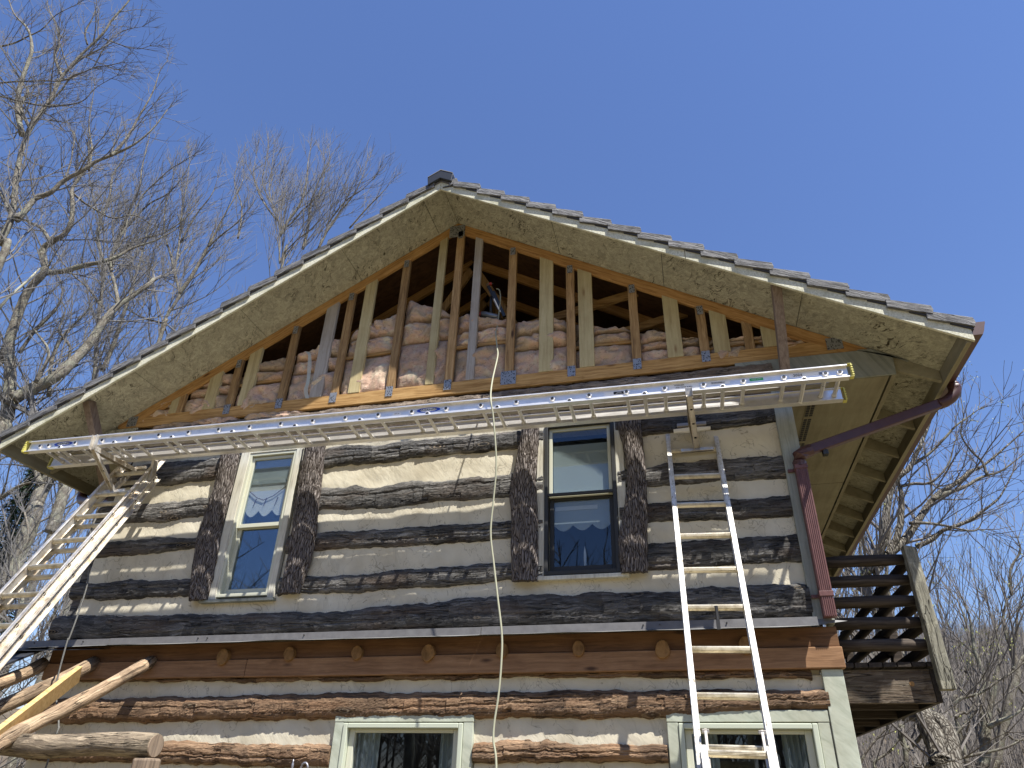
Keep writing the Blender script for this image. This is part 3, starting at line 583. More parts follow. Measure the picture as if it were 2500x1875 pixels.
# ---- bark slab shutters
def shutter(R,left,right,ztop,lab,seed,R2=None,bare=None):
    lc=sorted([(p.z,p.x) for p in (W(R,u,v,-.06) for u,v in left)]); rc=sorted([(p.z,p.x) for p in (W(R2 or R,u,v,-.06) for u,v in right)])
    z0=max(lc[0][0],rc[0][0])-.0; b=B(); nu,nv=34,200
    def f(u,v):
        z=z0+(ztop-z0)*v; xl=np.interp(z,[a for a,_ in lc],[c for _,c in lc]); xr=np.interp(z,[a for a,_ in rc],[c for _,c in rc])
        jag=mnoise.noise((z*14,u*0+seed,0))*.008
        s=2*u-1; x=xl+(xr-xl)*u+jag*(1 if abs(s)>.7 else .3)
        fur=mnoise.noise((x*90,z*7,seed))*.008+mnoise.noise((x*30,z*3.5,seed+3))*.006+abs(mnoise.noise((x*75+mnoise.noise((z*6,x*9,1))*2,z*5,seed+7)))*.010
        return (x,-.034-.062*math.sqrt(max(0,1-s*s*.97))-fur,z+ (mnoise.noise((x*40,seed,0))*.012 if v in(0,1) else 0))
    b.grid(f,nu,nv); n1=nu+1
    base=[b.v[i] for i in range(n1)]; b.add([(p[0],p[1],p[2]) for p in base]+[(p[0],-.031,p[2]) for p in base],[(i,i+n1,i+1+n1,i+1) for i in range(nu)])
    for c in (0,nu):
        ed=[b.v[j*n1+c] for j in range(nv+1)]; b.add(ed+[(p[0],-.0305,p[2]) for p in ed],[(j,j+1,j+nv+2,j+nv+1) for j in range(nv)])
    return part(b,'bark_shutter',M['bark_slab'],smooth=True,label=lab)
shutter('a',[(1480,600),(1440,800),(1370,1000),(1320,1150),(1290,1350),(1268,1565)],[(1605,585),(1560,800),(1500,1000),(1470,1200),(1430,1400),(1385,1560)],4.58,'bark slab left of the cream window',1.3)
shutter('a',[(2050,545),(2010,750),(1980,950),(1960,1100),(1930,1300),(1880,1520)],[(2185,545),(2160,800),(2140,950),(2130,1100),(2090,1300),(2010,1525)],4.58,'bark slab right of the cream window',4.1)
shutter('b',[(1580,410),(1550,600),(1515,750),(1500,850),(1515,1000),(1510,1200),(1515,1437)],[(1700,400),(1690,600),(1675,750),(1690,900),(1695,1100),(1695,1440)],4.58,'bark slab left of the dark window',8.7)
shutter('u',[(960,115),(1010,300),(1050,500),(1060,700),(1010,1000),(975,1200),(1000,1505)],[(1185,100),(1205,300),(1225,500),(1240,700),(1245,1000),(1250,1505)],4.58,'bark slab with a healed branch scar',12.9)
# ---- roof: sheathing panels, rake boards, tiles
YF=-.56
def slope_box(b,xa,xb,y0,y1,lo,hi):
    # slab following the slope between x=xa..xb, lo/hi offsets above soffit plane
    for a,c in ((xa,xb),):
        b.hexa([(a,y0,zs(a)+lo),(c,y0,zs(c)+lo),(c,y1,zs(c)+lo),(a,y1,zs(a)+lo),(a,y0,zs(a)+hi),(c,y0,zs(c)+hi),(c,y1,zs(c)+hi),(a,y1,zs(a)+hi)])
XLE,XRE=-6.56,2.20
xsL=[XLE+.03,WX('F',0,0,-3).x if 0 else -5.60,-4.52,-3.45,-2.38,RX]
xsR=[RX,-1.90,-.78,.30,1.36,XRE-.03]
sx=W('i',1620,710,-.5).x; sx2=W('j',740,725,-.5).x; sR=W('l',800,560,-.25).x
xsL=[XLE+.03,sx-1.07,sx,sx2,-2.33,RX]; xsR=[RX,-.95,sR,sR+1.1,XRE-.03]
for xs_ in (xsL,xsR):
    for a,c in zip(xs_[:-1],xs_[1:]):
        b=B(); ga=.0025; slope_box(b,a+ga,c-ga,YF,.10,0,.012+random.uniform(0,.002)); part(b,'roof_sheathing_panel',M['osb'])
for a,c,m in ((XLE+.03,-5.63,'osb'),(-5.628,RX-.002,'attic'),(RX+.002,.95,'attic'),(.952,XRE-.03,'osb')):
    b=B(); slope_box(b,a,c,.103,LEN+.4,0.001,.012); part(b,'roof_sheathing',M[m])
for s1,a,c in ((0,XLE,RX),(1,RX,XRE)):
    b=B(); slope_box(b,a,c,YF-.0,LEN+.4,.0155,.03); part(b,'roof_deck',M['tile_dark'])
def rake(a,c,lo=-.090,hi=.028,y0=YF-.024,y1=YF-.002):
    b=B(); slope_box(b,a,c,y0,y1,lo,hi); part(b,'rake_board',M['rake'],bevel=.003)
sp=W('l',1005,460,-.58).x
rake(XLE,RX-.0008); rake(RX+.0008,sp-.002); rake(sp+.002,XRE+.02)
def under(a,c):
    b=B(); slope_box(b,a,c,YF-.032,YF-.026,.014,.05); part(b,'drip_edge',M['flash'])
under(XLE+.0,RX); under(RX,XRE)
# rake tiles
def rtile(xh,xt,right,k=0):
    # head (uphill) x, tail (downhill) x
    sg=1 if right else -1; y0,y1=YF-.046-(k%2)*.004,YF-.004-(k%2)*.004
    h0,h1=-.016,.042   # underside offsets head / tail
    t=.078
    r_=random.uniform(-.003,.003)
    zh,zt=zs(xh)+h0+r_,zs(xt)+h1+r_
    b=B(); nseg=6
    P=[(xh,zh),(xt,zt),(xt+.012*sg,zt+t*.5),(xt+.004*sg,zt+t),(xh,zh+.074)]
    b.prism([(x,y0,z) for x,z in P],(0,y1-y0,0)); b.mi=1
    b.prism([(xt-.15*sg,y0+.012,(zh+zt)/2-.008),(xt-.010*sg,y0+.012,zt-.022),(xt-.010*sg,y0+.012,zt+.001),(xt-.15*sg,y0+.012,(zh+zt)/2+.001)],(0,y1-y0-.02,0))
    part(b,'roof_tile',[M['tile_r' if right else 'tile_l'],M['tile_dark']],bevel=.003)
tr_x=[-.363+.2625*i for i in range(-6,10)]+[2.245]
for k,xt in enumerate(tr_x):
    xh=xt-.29
    if k==0: xh=RX+.1
    rtile(max(xh,RX+.06),xt,True,k)
tl_x=[-2.481-.2735*i for i in range(0,15)]+[-6.575]
for k,xt in enumerate(tl_x): rtile(min(xt+.30,RX-.05),xt,False,k)
# field tiles: stepped courses over the whole roof
for sg,xs_,m in ((1,tr_x,'tile_r'),(-1,tl_x,'tile_l')):
    b=B()
    for xt in xs_:
        xh=max(xt-.29,RX+.002) if sg>0 else min(xt+.29,RX-.002)
        for j in range(23):
            y0=YF+.0+j*.392; o=random.uniform(-.004,.004)
            pts=[(xh,y0,zs(xh)+.032+o),(xt,y0,zs(xt)+.05+o),(xt,y0,zs(xt)+.105+o),(xh,y0,zs(xh)+.05+o)]
            b.prism(pts,(0,.38,0))
    part(b,'field_tiles',M[m],kind='stuff')
b=B(); ya=YF-.068
b.prism([(RX-.14,ya,7.288),(RX,ya,7.365),(RX+.14,ya,7.288),(RX+.14,ya,7.265),(RX+.13,ya,7.175),(RX,ya,7.25),(RX-.13,ya,7.175),(RX-.14,ya,7.265)],(0,.36,0)); part(b,'ridge_cap',M['charcoal'],bevel=.004)
b=B(); b.prism([(RX-.14,ya-.004,7.290),(RX,ya-.004,7.372),(RX+.14,ya-.004,7.294),(RX+.14,ya-.004,7.286),(RX,ya-.004,7.363),(RX-.14,ya-.004,7.283)],(0,.36,0)); part(b,'ridge_cap_edge',M['flash_lip'])
b=B(); b.prism([(RX-.14,YF+.30,7.30),(RX,YF+.30,7.38),(RX+.14,YF+.30,7.30)],(0,LEN+.3,0)); part(b,'ridge_capping',M['tile_r'])
# ---- box soffits and eaves
zb=4.68
ysm=WZ('p',820,1625,zb).y
for y0,y1 in ((.02,ysm-.006),(ysm+.006,4.7),(4.712,LEN)):
    b=B(); b.box(.99,1.80,y0,y1,zb,zb+.012); part(b,'soffit_panel',M['ply'])
b=B(); b.box(1.815,1.85,.004,LEN,zb-.004,zs(1.85)-.003); part(b,'soffit_strip',M['ply'])
b=B(); b.prism([(.60,.0,zb-.01),(1.845,.0,zb-.01),(1.853,.0,zs(1.853)-.012),(1.60,.0,4.935),(.60,.0,4.94)],(0,-.02,0)); part(b,'gable_return_board',M['grey_trim_x'],bevel=.004)
b=B(); b.prism([(1.60,-.024,4.94),(1.855,-.024,4.85),(1.96,-.024,zs(1.96)-.015),(1.70,-.024,zs(1.70)-.015)],(0,.02,0)); part(b,'gable_return_cap',M['grey_trim_x'])
# vent strip of square holes
vs=part(B(),'soffit_vent',M['ply']) if 0 else None
b=B(); vx0,vx1=1.205,1.275
b.box(vx0-.008,vx1+.008,.1,6.5,zb-.003,zb-.0005); vn=part(b,'soffit_vent',M['ply'])
b=B()
for k in range(0,150):
    if k%12==11: continue
    for c in (0,1): b.box(vx0+c*.037,vx0+c*.037+.028,.15+k*.042,.15+k*.042+.03,zb-.006,zb-.0032)
sub(b,'vent_hole',M['black'],vn,kind='stuff')
# rafter tails right
k=0; y=.14
tails=[]
def tail(y,sg):
    xa,xb=(1.852,2.165) if sg>0 else (-6.085,-6.52)
    b=B(); b.prism([(xa,y-.019,zs(xa)-.14),(xb,y-.019,zs(xb)-.10),(xb,y-.019,zs(xb)-.002),(xa,y-.019,zs(xa)-.002)],(0,.038,0)); part(b,'rafter_tail',M['ply'])
for i in range(14): tail(.25+.6*i if i else .02,1)
for i in range(14): tail(.25+.6*i if i else .02,-1)
for sg in (1,-1):
    xa=2.17 if sg>0 else -6.53
    b=B(); b.box(min(xa,xa+.036*sg),max(xa,xa+.036*sg),YF,LEN+.35,zs(xa)-.115,zs(xa)+.01); part(b,'eave_fascia',M['ply'])
    # gutter, open K-profile
    g0=xa+.04*sg; b=B(); z0,z1=zs(xa)-.055,zs(xa)+.055
    prof=[(0,z1),(0,z0),(.085,z0),(.10,z0+.03),(.115,z1-.035),(.125,z1-.012),(.125,z1),(.119,z1),(.117,z1-.014),(.107,z1-.037),(.092,z0+.034),(.08,z0+.005),(.005,z0+.005),(.005,z1)]
    pts=[(g0+sg*a,YF+.0,z) for a,z in prof]
    n=len(pts); L2=LEN+.35-YF
    b.add(pts+[(p[0],p[1]+L2,p[2]) for p in pts],[(i,(i+1)%n,(i+1)%n+n,i+n) for i in range(n)])
    b.prism([(p[0],p[1]-.002,p[2]) for p in pts[:7]],(0,.003,0))
    part(b,'gutter',M['gutter'])
for y0,y1 in ((.02,2.44),(2.452,5),(5.012,LEN)):
    b=B(); b.box(-6.05,-5.63,y0,y1,4.62,4.632); part(b,'soffit_panel',M['ply'])
b=B(); b.box(-6.085,-6.05,.004,LEN,4.616,zs(-6.07)-.003); part(b,'soffit_strip',M['ply'])
b=B(); b.prism([(-6.085,.0,4.61),(-5.55,.0,4.61),(-5.55,.0,4.94),(-5.90,.0,4.94),(-6.085,.0,zs(-6.085)-.012)],(0,-.02,0)); part(b,'gable_return_board',M['osb'],bevel=.004)
# knee braces
def kbrace(a,c,wd=.075,ht=.09):
    b=B(); b.beam(a,c,wd,ht,side=(1,0,0)); part(b,'knee_brace',M['old_brace'],bevel=.004)
kbrace((.972,-.50,zs(.972)+.0),(.975,-.035,4.52))
kbrace((-5.80,-.46,zs(-5.80)+.01),(-5.66,-.04,4.25),.08,.09)
# ---- downspouts
dg=grp('downspout')
def ribbed(pts,wd,ht,mat,name,par,ribs=True,side=(1,0,0)):
    b=B(); 
    for p,q in zip(pts[:-1],pts[1:]): b.beam(p,q,wd,ht,side)
    return sub(b,name,mat,par,bevel=.008)
P1=WX('m',1410,1085,2.30); P1=Vector((2.30,P1.y,4.60))
pe=Vector((P1.x-.02,P1.y,4.36))
W1=W('p',500,1270,-.10)
E1=Vector((W1.x+.0,-.10,W1.z))
b=B(); A=[Vector((2.29,P1.y,4.62)),Vector((2.295,P1.y,4.56))]+[W('m',u,v,P1.y) for u,v in ((1425,1130),(1432,1180),(1405,1225),(1355,1262),(1300,1285))]
b.tube(smooth_path(A,4),.046,10,jit=.02); sub(b,'elbow',M['gutter'],dg,smooth=True)
ribbed([A[-1],E1+(A[-1]-E1).normalized()*.07],.078,.062,M['gutter'],'diagonal_pipe',dg,side=(0,0,1))
dd=(A[-1]-E1).normalized()
b=B(); zt=E1.z
b.tube([E1+dd*.10,E1+dd*.05+Vector((0,0,.0)),E1+Vector((-.005,0,-.02)),E1+Vector((-.012,0,-.07)),E1+Vector((-.012,0,-.11))],[.050,.052,.055,.053,.048],10,jit=.03); sub(b,'elbow',M['gutter'],dg)
Eb=E1+Vector((-.012,0,-.10)); zbt=W('o',330,1020,-.10)
b=B(); b.box(Eb.x-.042,Eb.x+.042,-.135,-.062,zbt.z,Eb.z)
for k in range(6): 
    xx=Eb.x-.036+k*.0132; b.box(xx,xx+.006,-.139,-.1352,zbt.z+.004,Eb.z-.01)
sub(b,'lower_pipe',M['spout'],dg,bevel=.002)
for z in (W('o',280,730,-.14).z,Eb.z-.02):
    b=B(); b.box(Eb.x-.047,Eb.x+.047,-.142,-.06,z-.018,z+.018); b.box(Eb.x-.09,Eb.x-.045,-.064,-.047,z-.012,z+.012); sub(b,'strap',M['spout'],dg,bevel=.002)
b=B(); q=E1+dd*.22; b.box(q.x-.02,q.x+.02,q.y-.02,q.y+.03,q.z-.085,q.z-.045); sub(b,'bracket',M['steel_dark'],dg,bevel=.003)
dg2=grp('downspout'); gx=-6.60
pl=[(gx,.55,4.60),(gx,.55,4.50),(gx+.02,.54,4.42),(gx+.08,.5,4.38),(-5.9,.25,4.22),(-5.74,.16,4.18),(-5.725,.155,4.1)]
b=B(); b.tube(pl,[.05,.052,.054,.052,.045,.05,.045],10); sub(b,'elbow',M['gutter'],dg2,smooth=True)
b=B(); b.box(-5.76,-5.69,.12,.19,2.7,4.12); sub(b,'lower_pipe',M['gutter'],dg2)
# ---- balcony on the right side
bal=grp('balcony'); bal.location=(.03,.11,.02)
by0=.10; bx1=1.585
rz=[3.174,3.02,2.866,2.713,2.559]
for z in rz:
    b=B(); b.tube([(.96,by0,z),(1.2,by0,z+.003),(1.45,by0,z),(1.575,by0,z)],[.042,.044,.043,.037],12,jit=.03); sub(b,'front_rail',M['deck_dark'],bal,smooth=True)
for a,c in ((by0+.06,1.17),(1.25,3.03),(3.11,5.0)):
    for z in rz:
        b=B(); b.tube([(1.60,a,z-.01),(1.60,(a+c)/2,z-.008),(1.60,c,z-.01)],.04,10,jit=.03); sub(b,'side_rail',M['deck_dark_y'],bal,smooth=True)
b=B(); pbt=W('q',1690,480,.04); b.hexa([(1.575,.0,2.25),(1.665,.0,2.25),(1.665,.085,2.25),(1.575,.085,2.25),(1.565,.0,3.255),(1.65,.0,3.235),(1.65,.085,3.235),(1.565,.085,3.255)]); sub(b,'corner_post',M['post'],bal,bevel=.006)
for y in (1.17,3.03,5.0):
    b=B(); b.box(1.61,1.69,y,y+.085,2.25,3.25); sub(b,'post',M['deck_dark'],bal,bevel=.006)
b=B(); b.box(.985,1.56,.13,.17,2.18,2.40); sub(b,'rim_joist',M['rim'],bal,bevel=.003)
b=B(); b.box(1.563,1.60,.13,5.2,2.185,2.40); sub(b,'rim_joist',M['deck_dark_y'],bal,bevel=.003)
x=.99
while x<1.60:
    b=B(); b.box(x,min(x+.085,1.62),.10,5.2,2.412,2.445); sub(b,'deck_board',M['deck_dark_y'],bal,bevel=.002); x+=.093
for y in [.57+.66*i for i in range(7)]:
    b=B(); b.box(.985,1.556,y,y+.04,2.185,2.40); sub(b,'joist',M['deck_dark'],bal)
b=B(); p=W('q',1255,395,.128); b.tube([(p.x,.127,p.z),(p.x,.135,p.z)],[.016,.016],14); sub(b,'knot',M['beam_end'],bal)
b=B(); q=WX('o',1560,450,1.66); b.tube([(1.66,.5,3.13),(1.74,.52,3.17),(1.79,.53,3.22)],[.014,.012,.01],8); b.tube([(1.73,.52,3.165),(1.78,.56,3.13)],[.011,.008],8); sub(b,'branch_hook',M['post'],bal)
# ---- porch frame at left
po=grp('porch_frame')
for k,(x,r,far) in enumerate([(-4.53,.052,2.6),(-5.12,.056,2.6),(-5.66,.058,2.6)]):
    b=B(); n=14; pts=[(x+.012*math.sin(i*.9+k),-i*far/n,2.56-.612*i*far/n+.008*math.sin(i*1.3+k*2)) for i in range(n+1)]
    pts[0]=(x,-.05,2.53); b.tube(pts,[r*(1+.06*math.sin(i*2.1+k)) for i in range(n+1)],14,jit=.04); sub(b,'pole_rafter',M['pole'],po,smooth=True)
b=B(); e=W('e',1200,1330,-1.06); n=16; pts=[(e.x-i*.2,-1.06+.006*math.sin(i),e.z+.01*math.sin(i*1.1)) for i in range(n)]
b.tube(pts,[.073*(1+.05*math.sin(i*1.7)) for i in range(n)],16,jit=.03); sub(b,'porch_beam',M['pole_x'],po,smooth=True)
b=B(); b.tube([(e.x-.002,-1.06,e.z),(e.x+.004,-1.06,e.z)],[.070,.066],16); sub(b,'beam_end_grain',M['pole_z'],po)
b=B(); b.box(e.x-.10,e.x+.03,-1.12,-1.0,0,e.z-.072); sub(b,'porch_post',M['pole_z'],po,bevel=.015)
b=B(); b.prism([(-6.6,-.02,2.70),(-6.6,-1.5,1.84),(-6.6,-1.5,1.86),(-6.6,-.02,2.72)],(1.0,0,0)); sub(b,'porch_roof_sheet',M['roof_metal'],po)
b=B(); b.prism([(-5.95,-.05,2.655),(-5.0,-.05,2.65),(-5.0,-.16,2.62),(-5.95,-.30,2.60)],(0,0,.004)); sub(b,'tar_paper',M['roof_metal'],po)
# pewter lantern finial on lower wall
ln=grp('wall_lantern'); p=W('f',363,1470,-.12)
b=B(); b.tube([(p.x,-.12,p.z-.06),(p.x,-.12,p.z-.03),(p.x,-.12,p.z-.015),(p.x,-.12,p.z),(p.x,-.12,p.z+.012),(p.x,-.12,p.z+.03)],[.012,.006,.010,.009,.004,.006],8); sub(b,'finial',M['concrete'],ln,smooth=True)
b=B(); b.tube([(p.x,-.12,p.z-.06),(p.x,-.12,p.z-.09),(p.x,-.12,p.z-.13)],[.02,.05,.06],10); b.tube([(p.x,-.12,p.z-.13),(p.x,-.12,p.z-.33)],[.055,.045],6); sub(b,'lantern_body',M['concrete'],ln)
b=B(); t=np.linspace(0,math.pi*1.6,12); b.tube([(p.x+.10+.03*math.cos(a),-.12+.02*math.sin(a)*0,p.z-.035+.045*math.sin(a)) for a in t],.008,7); b.tube([(p.x+.09,-.12,p.z-.06),(p.x+.16,-.06,p.z-.05),(p.x+.17,-.03,p.z-.06)],[.012,.02,.02],8); sub(b,'lantern_bracket',M['concrete'],ln,smooth=True)
# ------------------------------------------------------------------ horizontal aluminium ladder used as a walk plank
PA=Vector((-4.97619,-.597,4.45796)); PX=(Vector((1.17613,-.547,4.42019))-PA).normalized()
def SJ(j): return (j+.205*math.sin(math.pi*min(max(j,0),20)/20))*.307632
PY=Vector((-PX.y,PX.x,-.075)).normalized(); PZ=PX.cross(PY)
FT=.3048
def pk(s,y,z): return PA+PX*s+PY*y+PZ*z
plank=empty('extension_ladder',(0,0,0),label='shiny new aluminium extension ladder lying level across two ladder jacks as a scaffold',category='ladder')
S0,S1=-1.19,6.34
def pbox(b,s0,s1,y0,y1,z0,z1): b.hexa([pk(s0,y0,z0),pk(s1,y0,z0),pk(s1,y1,z0),pk(s0,y1,z0),pk(s0,y0,z1),pk(s1,y0,z1),pk(s1,y1,z1),pk(s0,y1,z1)])
zb_,zt_=-.063,.052; YW=.288
for y0,sg in ((0,-1),(YW,1)):
    b=B(); pbox(b,S0+.03,S1-.03,y0-.0015,y0+.0015,zb_,zt_)
    a,c=sorted((y0+sg*.0016,y0+sg*.03)); pbox(b,S0+.03,S1-.03,a,c,zb_,zb_+.003); pbox(b,S0+.03,S1-.03,a,c,zt_-.003,zt_)
    a,c=sorted((y0+sg*.027,y0+sg*.03)); pbox(b,S0+.03,S1-.03,a,c,zt_-.009,zt_-.0031); pbox(b,S0+.03,S1-.03,a,c,zb_+.0031,zb_+.008)
    a,c=sorted((y0-sg*.0016,y0-sg*.022)); pbox(b,S0+.03,S1-.03,a,c,zb_+.0,zb_+.0028)
    a,c=sorted((y0-sg*.0016,y0-sg*.016)); pbox(b,S0+.03,S1-.03,a,c,zt_-.0028,zt_)
    rl=b.out('side_rail',M['alu'],plank)
    for s0,s1 in ((S0,S0+.03),(S1-.03,S1)):
        b=B(); e=(s0 if s0<0 else s1-.008)
        a,c=sorted((y0-sg*.006,y0+sg*.034))
        pbox(b,e,e+.008,a,c,zb_-.004,zt_+.004); pbox(b,s0,s1+(.03 if s0<0 else 0),a,c,zt_+.0005,zt_+.005); pbox(b,s0,s1+(.03 if s0<0 else 0),a,c,zb_-.005,zb_-.0005)
        for k in range(5): pbox(b,e-.004,e+.012,a-.003,a+.004,zb_+.008+k*.022,zb_+.018+k*.022)
        b.out('end_cap',M['yellow'],plank,bevel=.002)
    b=B()
    for k in range(46):
        s=S0+.1+k*.158; p=pk(s,y0+sg*.012,zb_-.0015); b.box(p.x-.0035,p.x+.0035,p.y-.0035,p.y+.0035,p.z-.002,p.z+.001)
    b.out('rivets',M['white'],plank,kind='stuff')
for a,c in ((.0175,.062),(.084,.194),(.204,.250)):  # strips added to cast the ladder's solid shadow, gaps let thin sun lines through
    b=B(); pbox(b,S0+.12,S1-.12,a,c,zt_+.004,zt_+.010)
    for k in range(24): pbox(b,S0+.2+k*.3,S0+.26+k*.3,a+.004,c-.004,zt_+.0,zt_+.0038)
    b.out('added_deck_strip',M['deck_alu'],plank)
ups=[SJ(j) for j in range(-3,21)]+[SJ(-3.33),SJ(20.33)]; lows=[SJ(-.53+2*k) for k in range(-1,11)]
for s,z in [(s,0) for s in ups]+[(s,-.036) for s in lows]:
    b=B(); b.tube([pk(s,.0,z-.012),pk(s,YW,z-.012)],.016,10,cap=False); 
    b.tube([pk(s,YW-.018,z-.012),pk(s,YW-.002,z-.012)],[.018,.022],10)
    r_=b.out('rung',M['alu'],plank,smooth=True)
    b=B(); b.tube([pk(s,-.013,z),pk(s,-.0016,z)],[.021,.0245],16); b.out('rung_ferrule',M['white'] if 0 else M['alu'],r_,bevel=.002)
    b=B(); b.tube([pk(s,-.0150,z),pk(s,-.0131,z)],.0135,12); b.out('rung_bore',M['black'],r_)
def sticker(j,z,wd,ht,mat,name='sticker',off=.0022):
    s=SJ(j); b=B(); pbox(b,s-wd/2,s+wd/2,-off-.0004,-off+.0004,z-ht/2,z+ht/2); return b.out(name,M[mat],plank)
def oval(j,z,wd,ht,mat,off,par):
    s=SJ(j); b=B(); pts=[pk(s+wd/2*math.cos(t),-off,z+ht/2*math.sin(t)) for t in np.linspace(0,2*math.pi,29)[:-1]]; b.prism([tuple(p) for p in pts],PY*.0006); return b.out('logo_oval',M[mat],par)
def ptext(t,j,z,size,mat,par,off=.0046,sx=1.0,sh=0):
    p=pk(SJ(j),-off,z); Mx=Matrix(((PX.x*sx,PZ.x+sh*PX.x,-PY.x,p.x),(PX.y*sx,PZ.y+sh*PX.y,-PY.y,p.y),(PX.z*sx,PZ.z+sh*PX.z,-PY.z,p.z),(0,0,0,1)))
    return text(t,size,Mx,M[mat],'lettering',par)
for j in (-2.47,9.48):
    lg=empty('maker_logo',(0,0,0),plank); oval(j,.006,.215,.050,'blue',.0026,lg); oval(j,.006,.15,.036,'white',.0034,lg); ptext('WERNER',j,.006,.030,'black',lg,sx=1.25,sh=.15)
sticker(8.55,-.004,.075,.026,'white'); ptext('157.1A',8.55,-.004,.014,'black',plank,sx=1.2)
st=sticker(14.66,.0,.15,.032,'white'); sticker(14.80,.0,.085,.026,'black',off=.0034); ptext('NOTICE\nKEEP CLEAR',14.80,.0,.009,'white',plank,off=.0046)
sticker(16.5,.002,.235,.052,'white'); ptext('LEVEL MASTER & JACK',16.5,-.003,.013,'black',plank); ptext('WERNER',16.38,.018,.015,'black',plank,sx=1.3)
sticker(17.37,.008,.18,.028,'white'); ptext('MEETS ANSI STANDARD A14.2\nINSTRUCTIONS INSIDE RAIL',17.37,.008,.008,'black',plank)
sticker(18.33,.008,.10,.024,'green'); ptext('LADDER SAFETY',18.33,.008,.010,'white',plank)
sticker(19.5,.008,.22,.03,'white'); ptext('2024',19.34,.008,.030,'black',plank,sx=1.1)
b=B(); pbox(b,SJ(19.85),SJ(20.0),-.0034,-.0028,-.004,.018); b.out('printed_patch',M['tool_grey'],plank)
# ------------------------------------------------------------------ leaning ladders
def ladder(name,label,A,tilt,yaw,rotx,width,i0,i1,sections,mat,rail_d=.07,open_out=True):
    root=empty(name,(0,0,0),label=label,category='ladder')
    up=Vector((math.sin(yaw)*math.cos(tilt),math.cos(yaw)*math.cos(tilt),math.sin(tilt))); wv=Vector((math.cos(rotx),math.sin(rotx),0)); wv=(wv-up*wv.dot(up)).normalized(); nv=up.cross(wv)*-1
    if nv.y>0: nv=-nv
    A=Vector(A)
    for (dn,ds,ia,ib,wx) in sections:
        O=A+nv*dn-up*ds
        for sd_x,sg in ((-wx,-1),(width+wx,1)):
            c0=O+wv*sd_x; p0=c0-up*(ia*FT); p1=c0-up*(ib*FT)
            b=B()
            def bx(n0,n1,w0,w1):
                b.hexa([p+nv*n+wv*q for p in (p1,p0) for (n,q) in ((n0,w0),(n0,w1),(n1,w1),(n1,w0))])
            h=rail_d/2
            bx(-h,h,sg*.0,sg*.003) if sg>0 else bx(-h,h,-.003,0)
            for n0,n1 in ((-h,-h+.004),(h-.004,h)):
                a,c=sorted((sg*.0031,sg*.028)); bx(n0,n1,a,c)
                a,c=sorted((-sg*.0001,-sg*.008)); bx(n0,n1,a,c)
            a,c=sorted((sg*.0031,sg*.008)); bx(-.004,.004,a,c)
            b.out('side_rail',mat,root,bevel=.0015)
        for i in range(math.ceil(ia),math.floor(ib)+1):
            p=O-up*(i*FT); b=B(); e0=p+wv*(-wx+.001); e1=p+wv*(width+wx-.001)
            # D-shaped rung: flat tread on top, rounded below
            vz=Vector((0,0,1)); vy=wv.cross(vz)
            prof=[(-.017,.016),(.017,.016),(.0185,.006),(.015,-.010),(.006,-.022),(-.006,-.022),(-.015,-.010),(-.0185,.006)]
            n=len(prof); b.add([e0+vy*a+vz*c for a,c in prof]+[e1+vy*a+vz*c for a,c in prof],[(k,(k+1)%n,(k+1)%n+n,k+n) for k in range(n)]+[tuple(range(n))[::-1],tuple(range(n,2*n))])
            for zz in (.008,.001,-.006): b.hexa([q+vy*a+vz*c for q in (e0,e1) for a,c in ((.0150,zz-.001),(.0195,zz-.001),(.0195,zz+.001),(.0150,zz+.001))]); 
            r_=b.out('rung',M['rung_old'],root,bevel=.0015)
            for q,sg in ((e0,-1),(e1,1)):
                b=B(); cc=[(q+wv*(sg*.0035)+vy*(a*1.15)+vz*(c*1.15)) for a,c in prof]
                b.prism([tuple(x) for x in cc],wv*(sg*.004)); b.out('rung_ferrule',mat,r_)
                b=B(); cc=[(q+wv*(sg*.0077)+vy*(a*.85)+vz*(c*.85)) for a,c in prof]; b.prism([tuple(x) for x in cc],wv*(sg*.0006)); b.out('rung_bore',M['steel_dark'],r_)
    return root,up,wv,nv,A
LL,lup,lw,ln,LA=ladder('leaning_ladder','weathered two-section aluminium extension ladder leaning at the left corner of the cabin',(-5.361,-.263,4.257),1.105,-.063,.021,.384,0,0,[(0,0,-1.35,15.3,0),(-.072,.05,-.2,15.1,.03)],M['alu_old'])
RL,rup,rw,rn,RA=ladder('leaning_ladder','paint-splashed ladder leaning beside the dark upper window, right of the hose',(-.02,-.15,3.841),1.204,-.014,.06,.374,0,0,[(0,0,-2.55,13.4,0),(.07,.06,6.9,13.3,-.025)],M['alu_white'],rail_d=.062)
for x in (-.02,.354):   # extension arms above the rails
    p=RA+rw*(x+.02)+rup*(2.3*FT); b=B(); b.beam(p,p+rup*.25+Vector((0,0,0)),.045,.04,(1,0,0)); b.out('standoff_sleeve',M['tool_grey'],RL,bevel=.004)
for j,wx in ((6.95,0),):
    for x in (.035,.34):
        p=RA+rw*x-rup*(j*FT)+rn*.06; b=B(); b.beam(p+rup*.06,p-rup*.28,.016,.02,(1,0,0)); b.beam(p+rup*.05+Vector((-.02,0,0)),p+rup*.05+Vector((.02,0,0)),.02,.02,(0,1,0)); b.out('rung_lock',M['alu_jack'],RL,bevel=.002)
p=RA+rw*.19-rup*(4.05*FT)+rn*.04; b=B(); b.tube([p,p-Vector((0,0,.03)),p-Vector((0,0,.09))],[.012,.010,.012],6); b.box(p.x-.012,p.x+.012,p.y-.01,p.y+.01,p.z-.15,p.z-.09); b.out('rope_pulley',M['steel_dark'],RL)
p=LA+lw*.40+lup*(.75*FT)-ln*.03; 
for q in (LA+lw*.405+lup*(.35*FT),):
    b=B(); b.beam(q+ln*.05,q-lup*.22-ln*.09,.03,.06,(1,0,0)); b.out('guide_bracket',M['alu_old'],LL,bevel=.003)
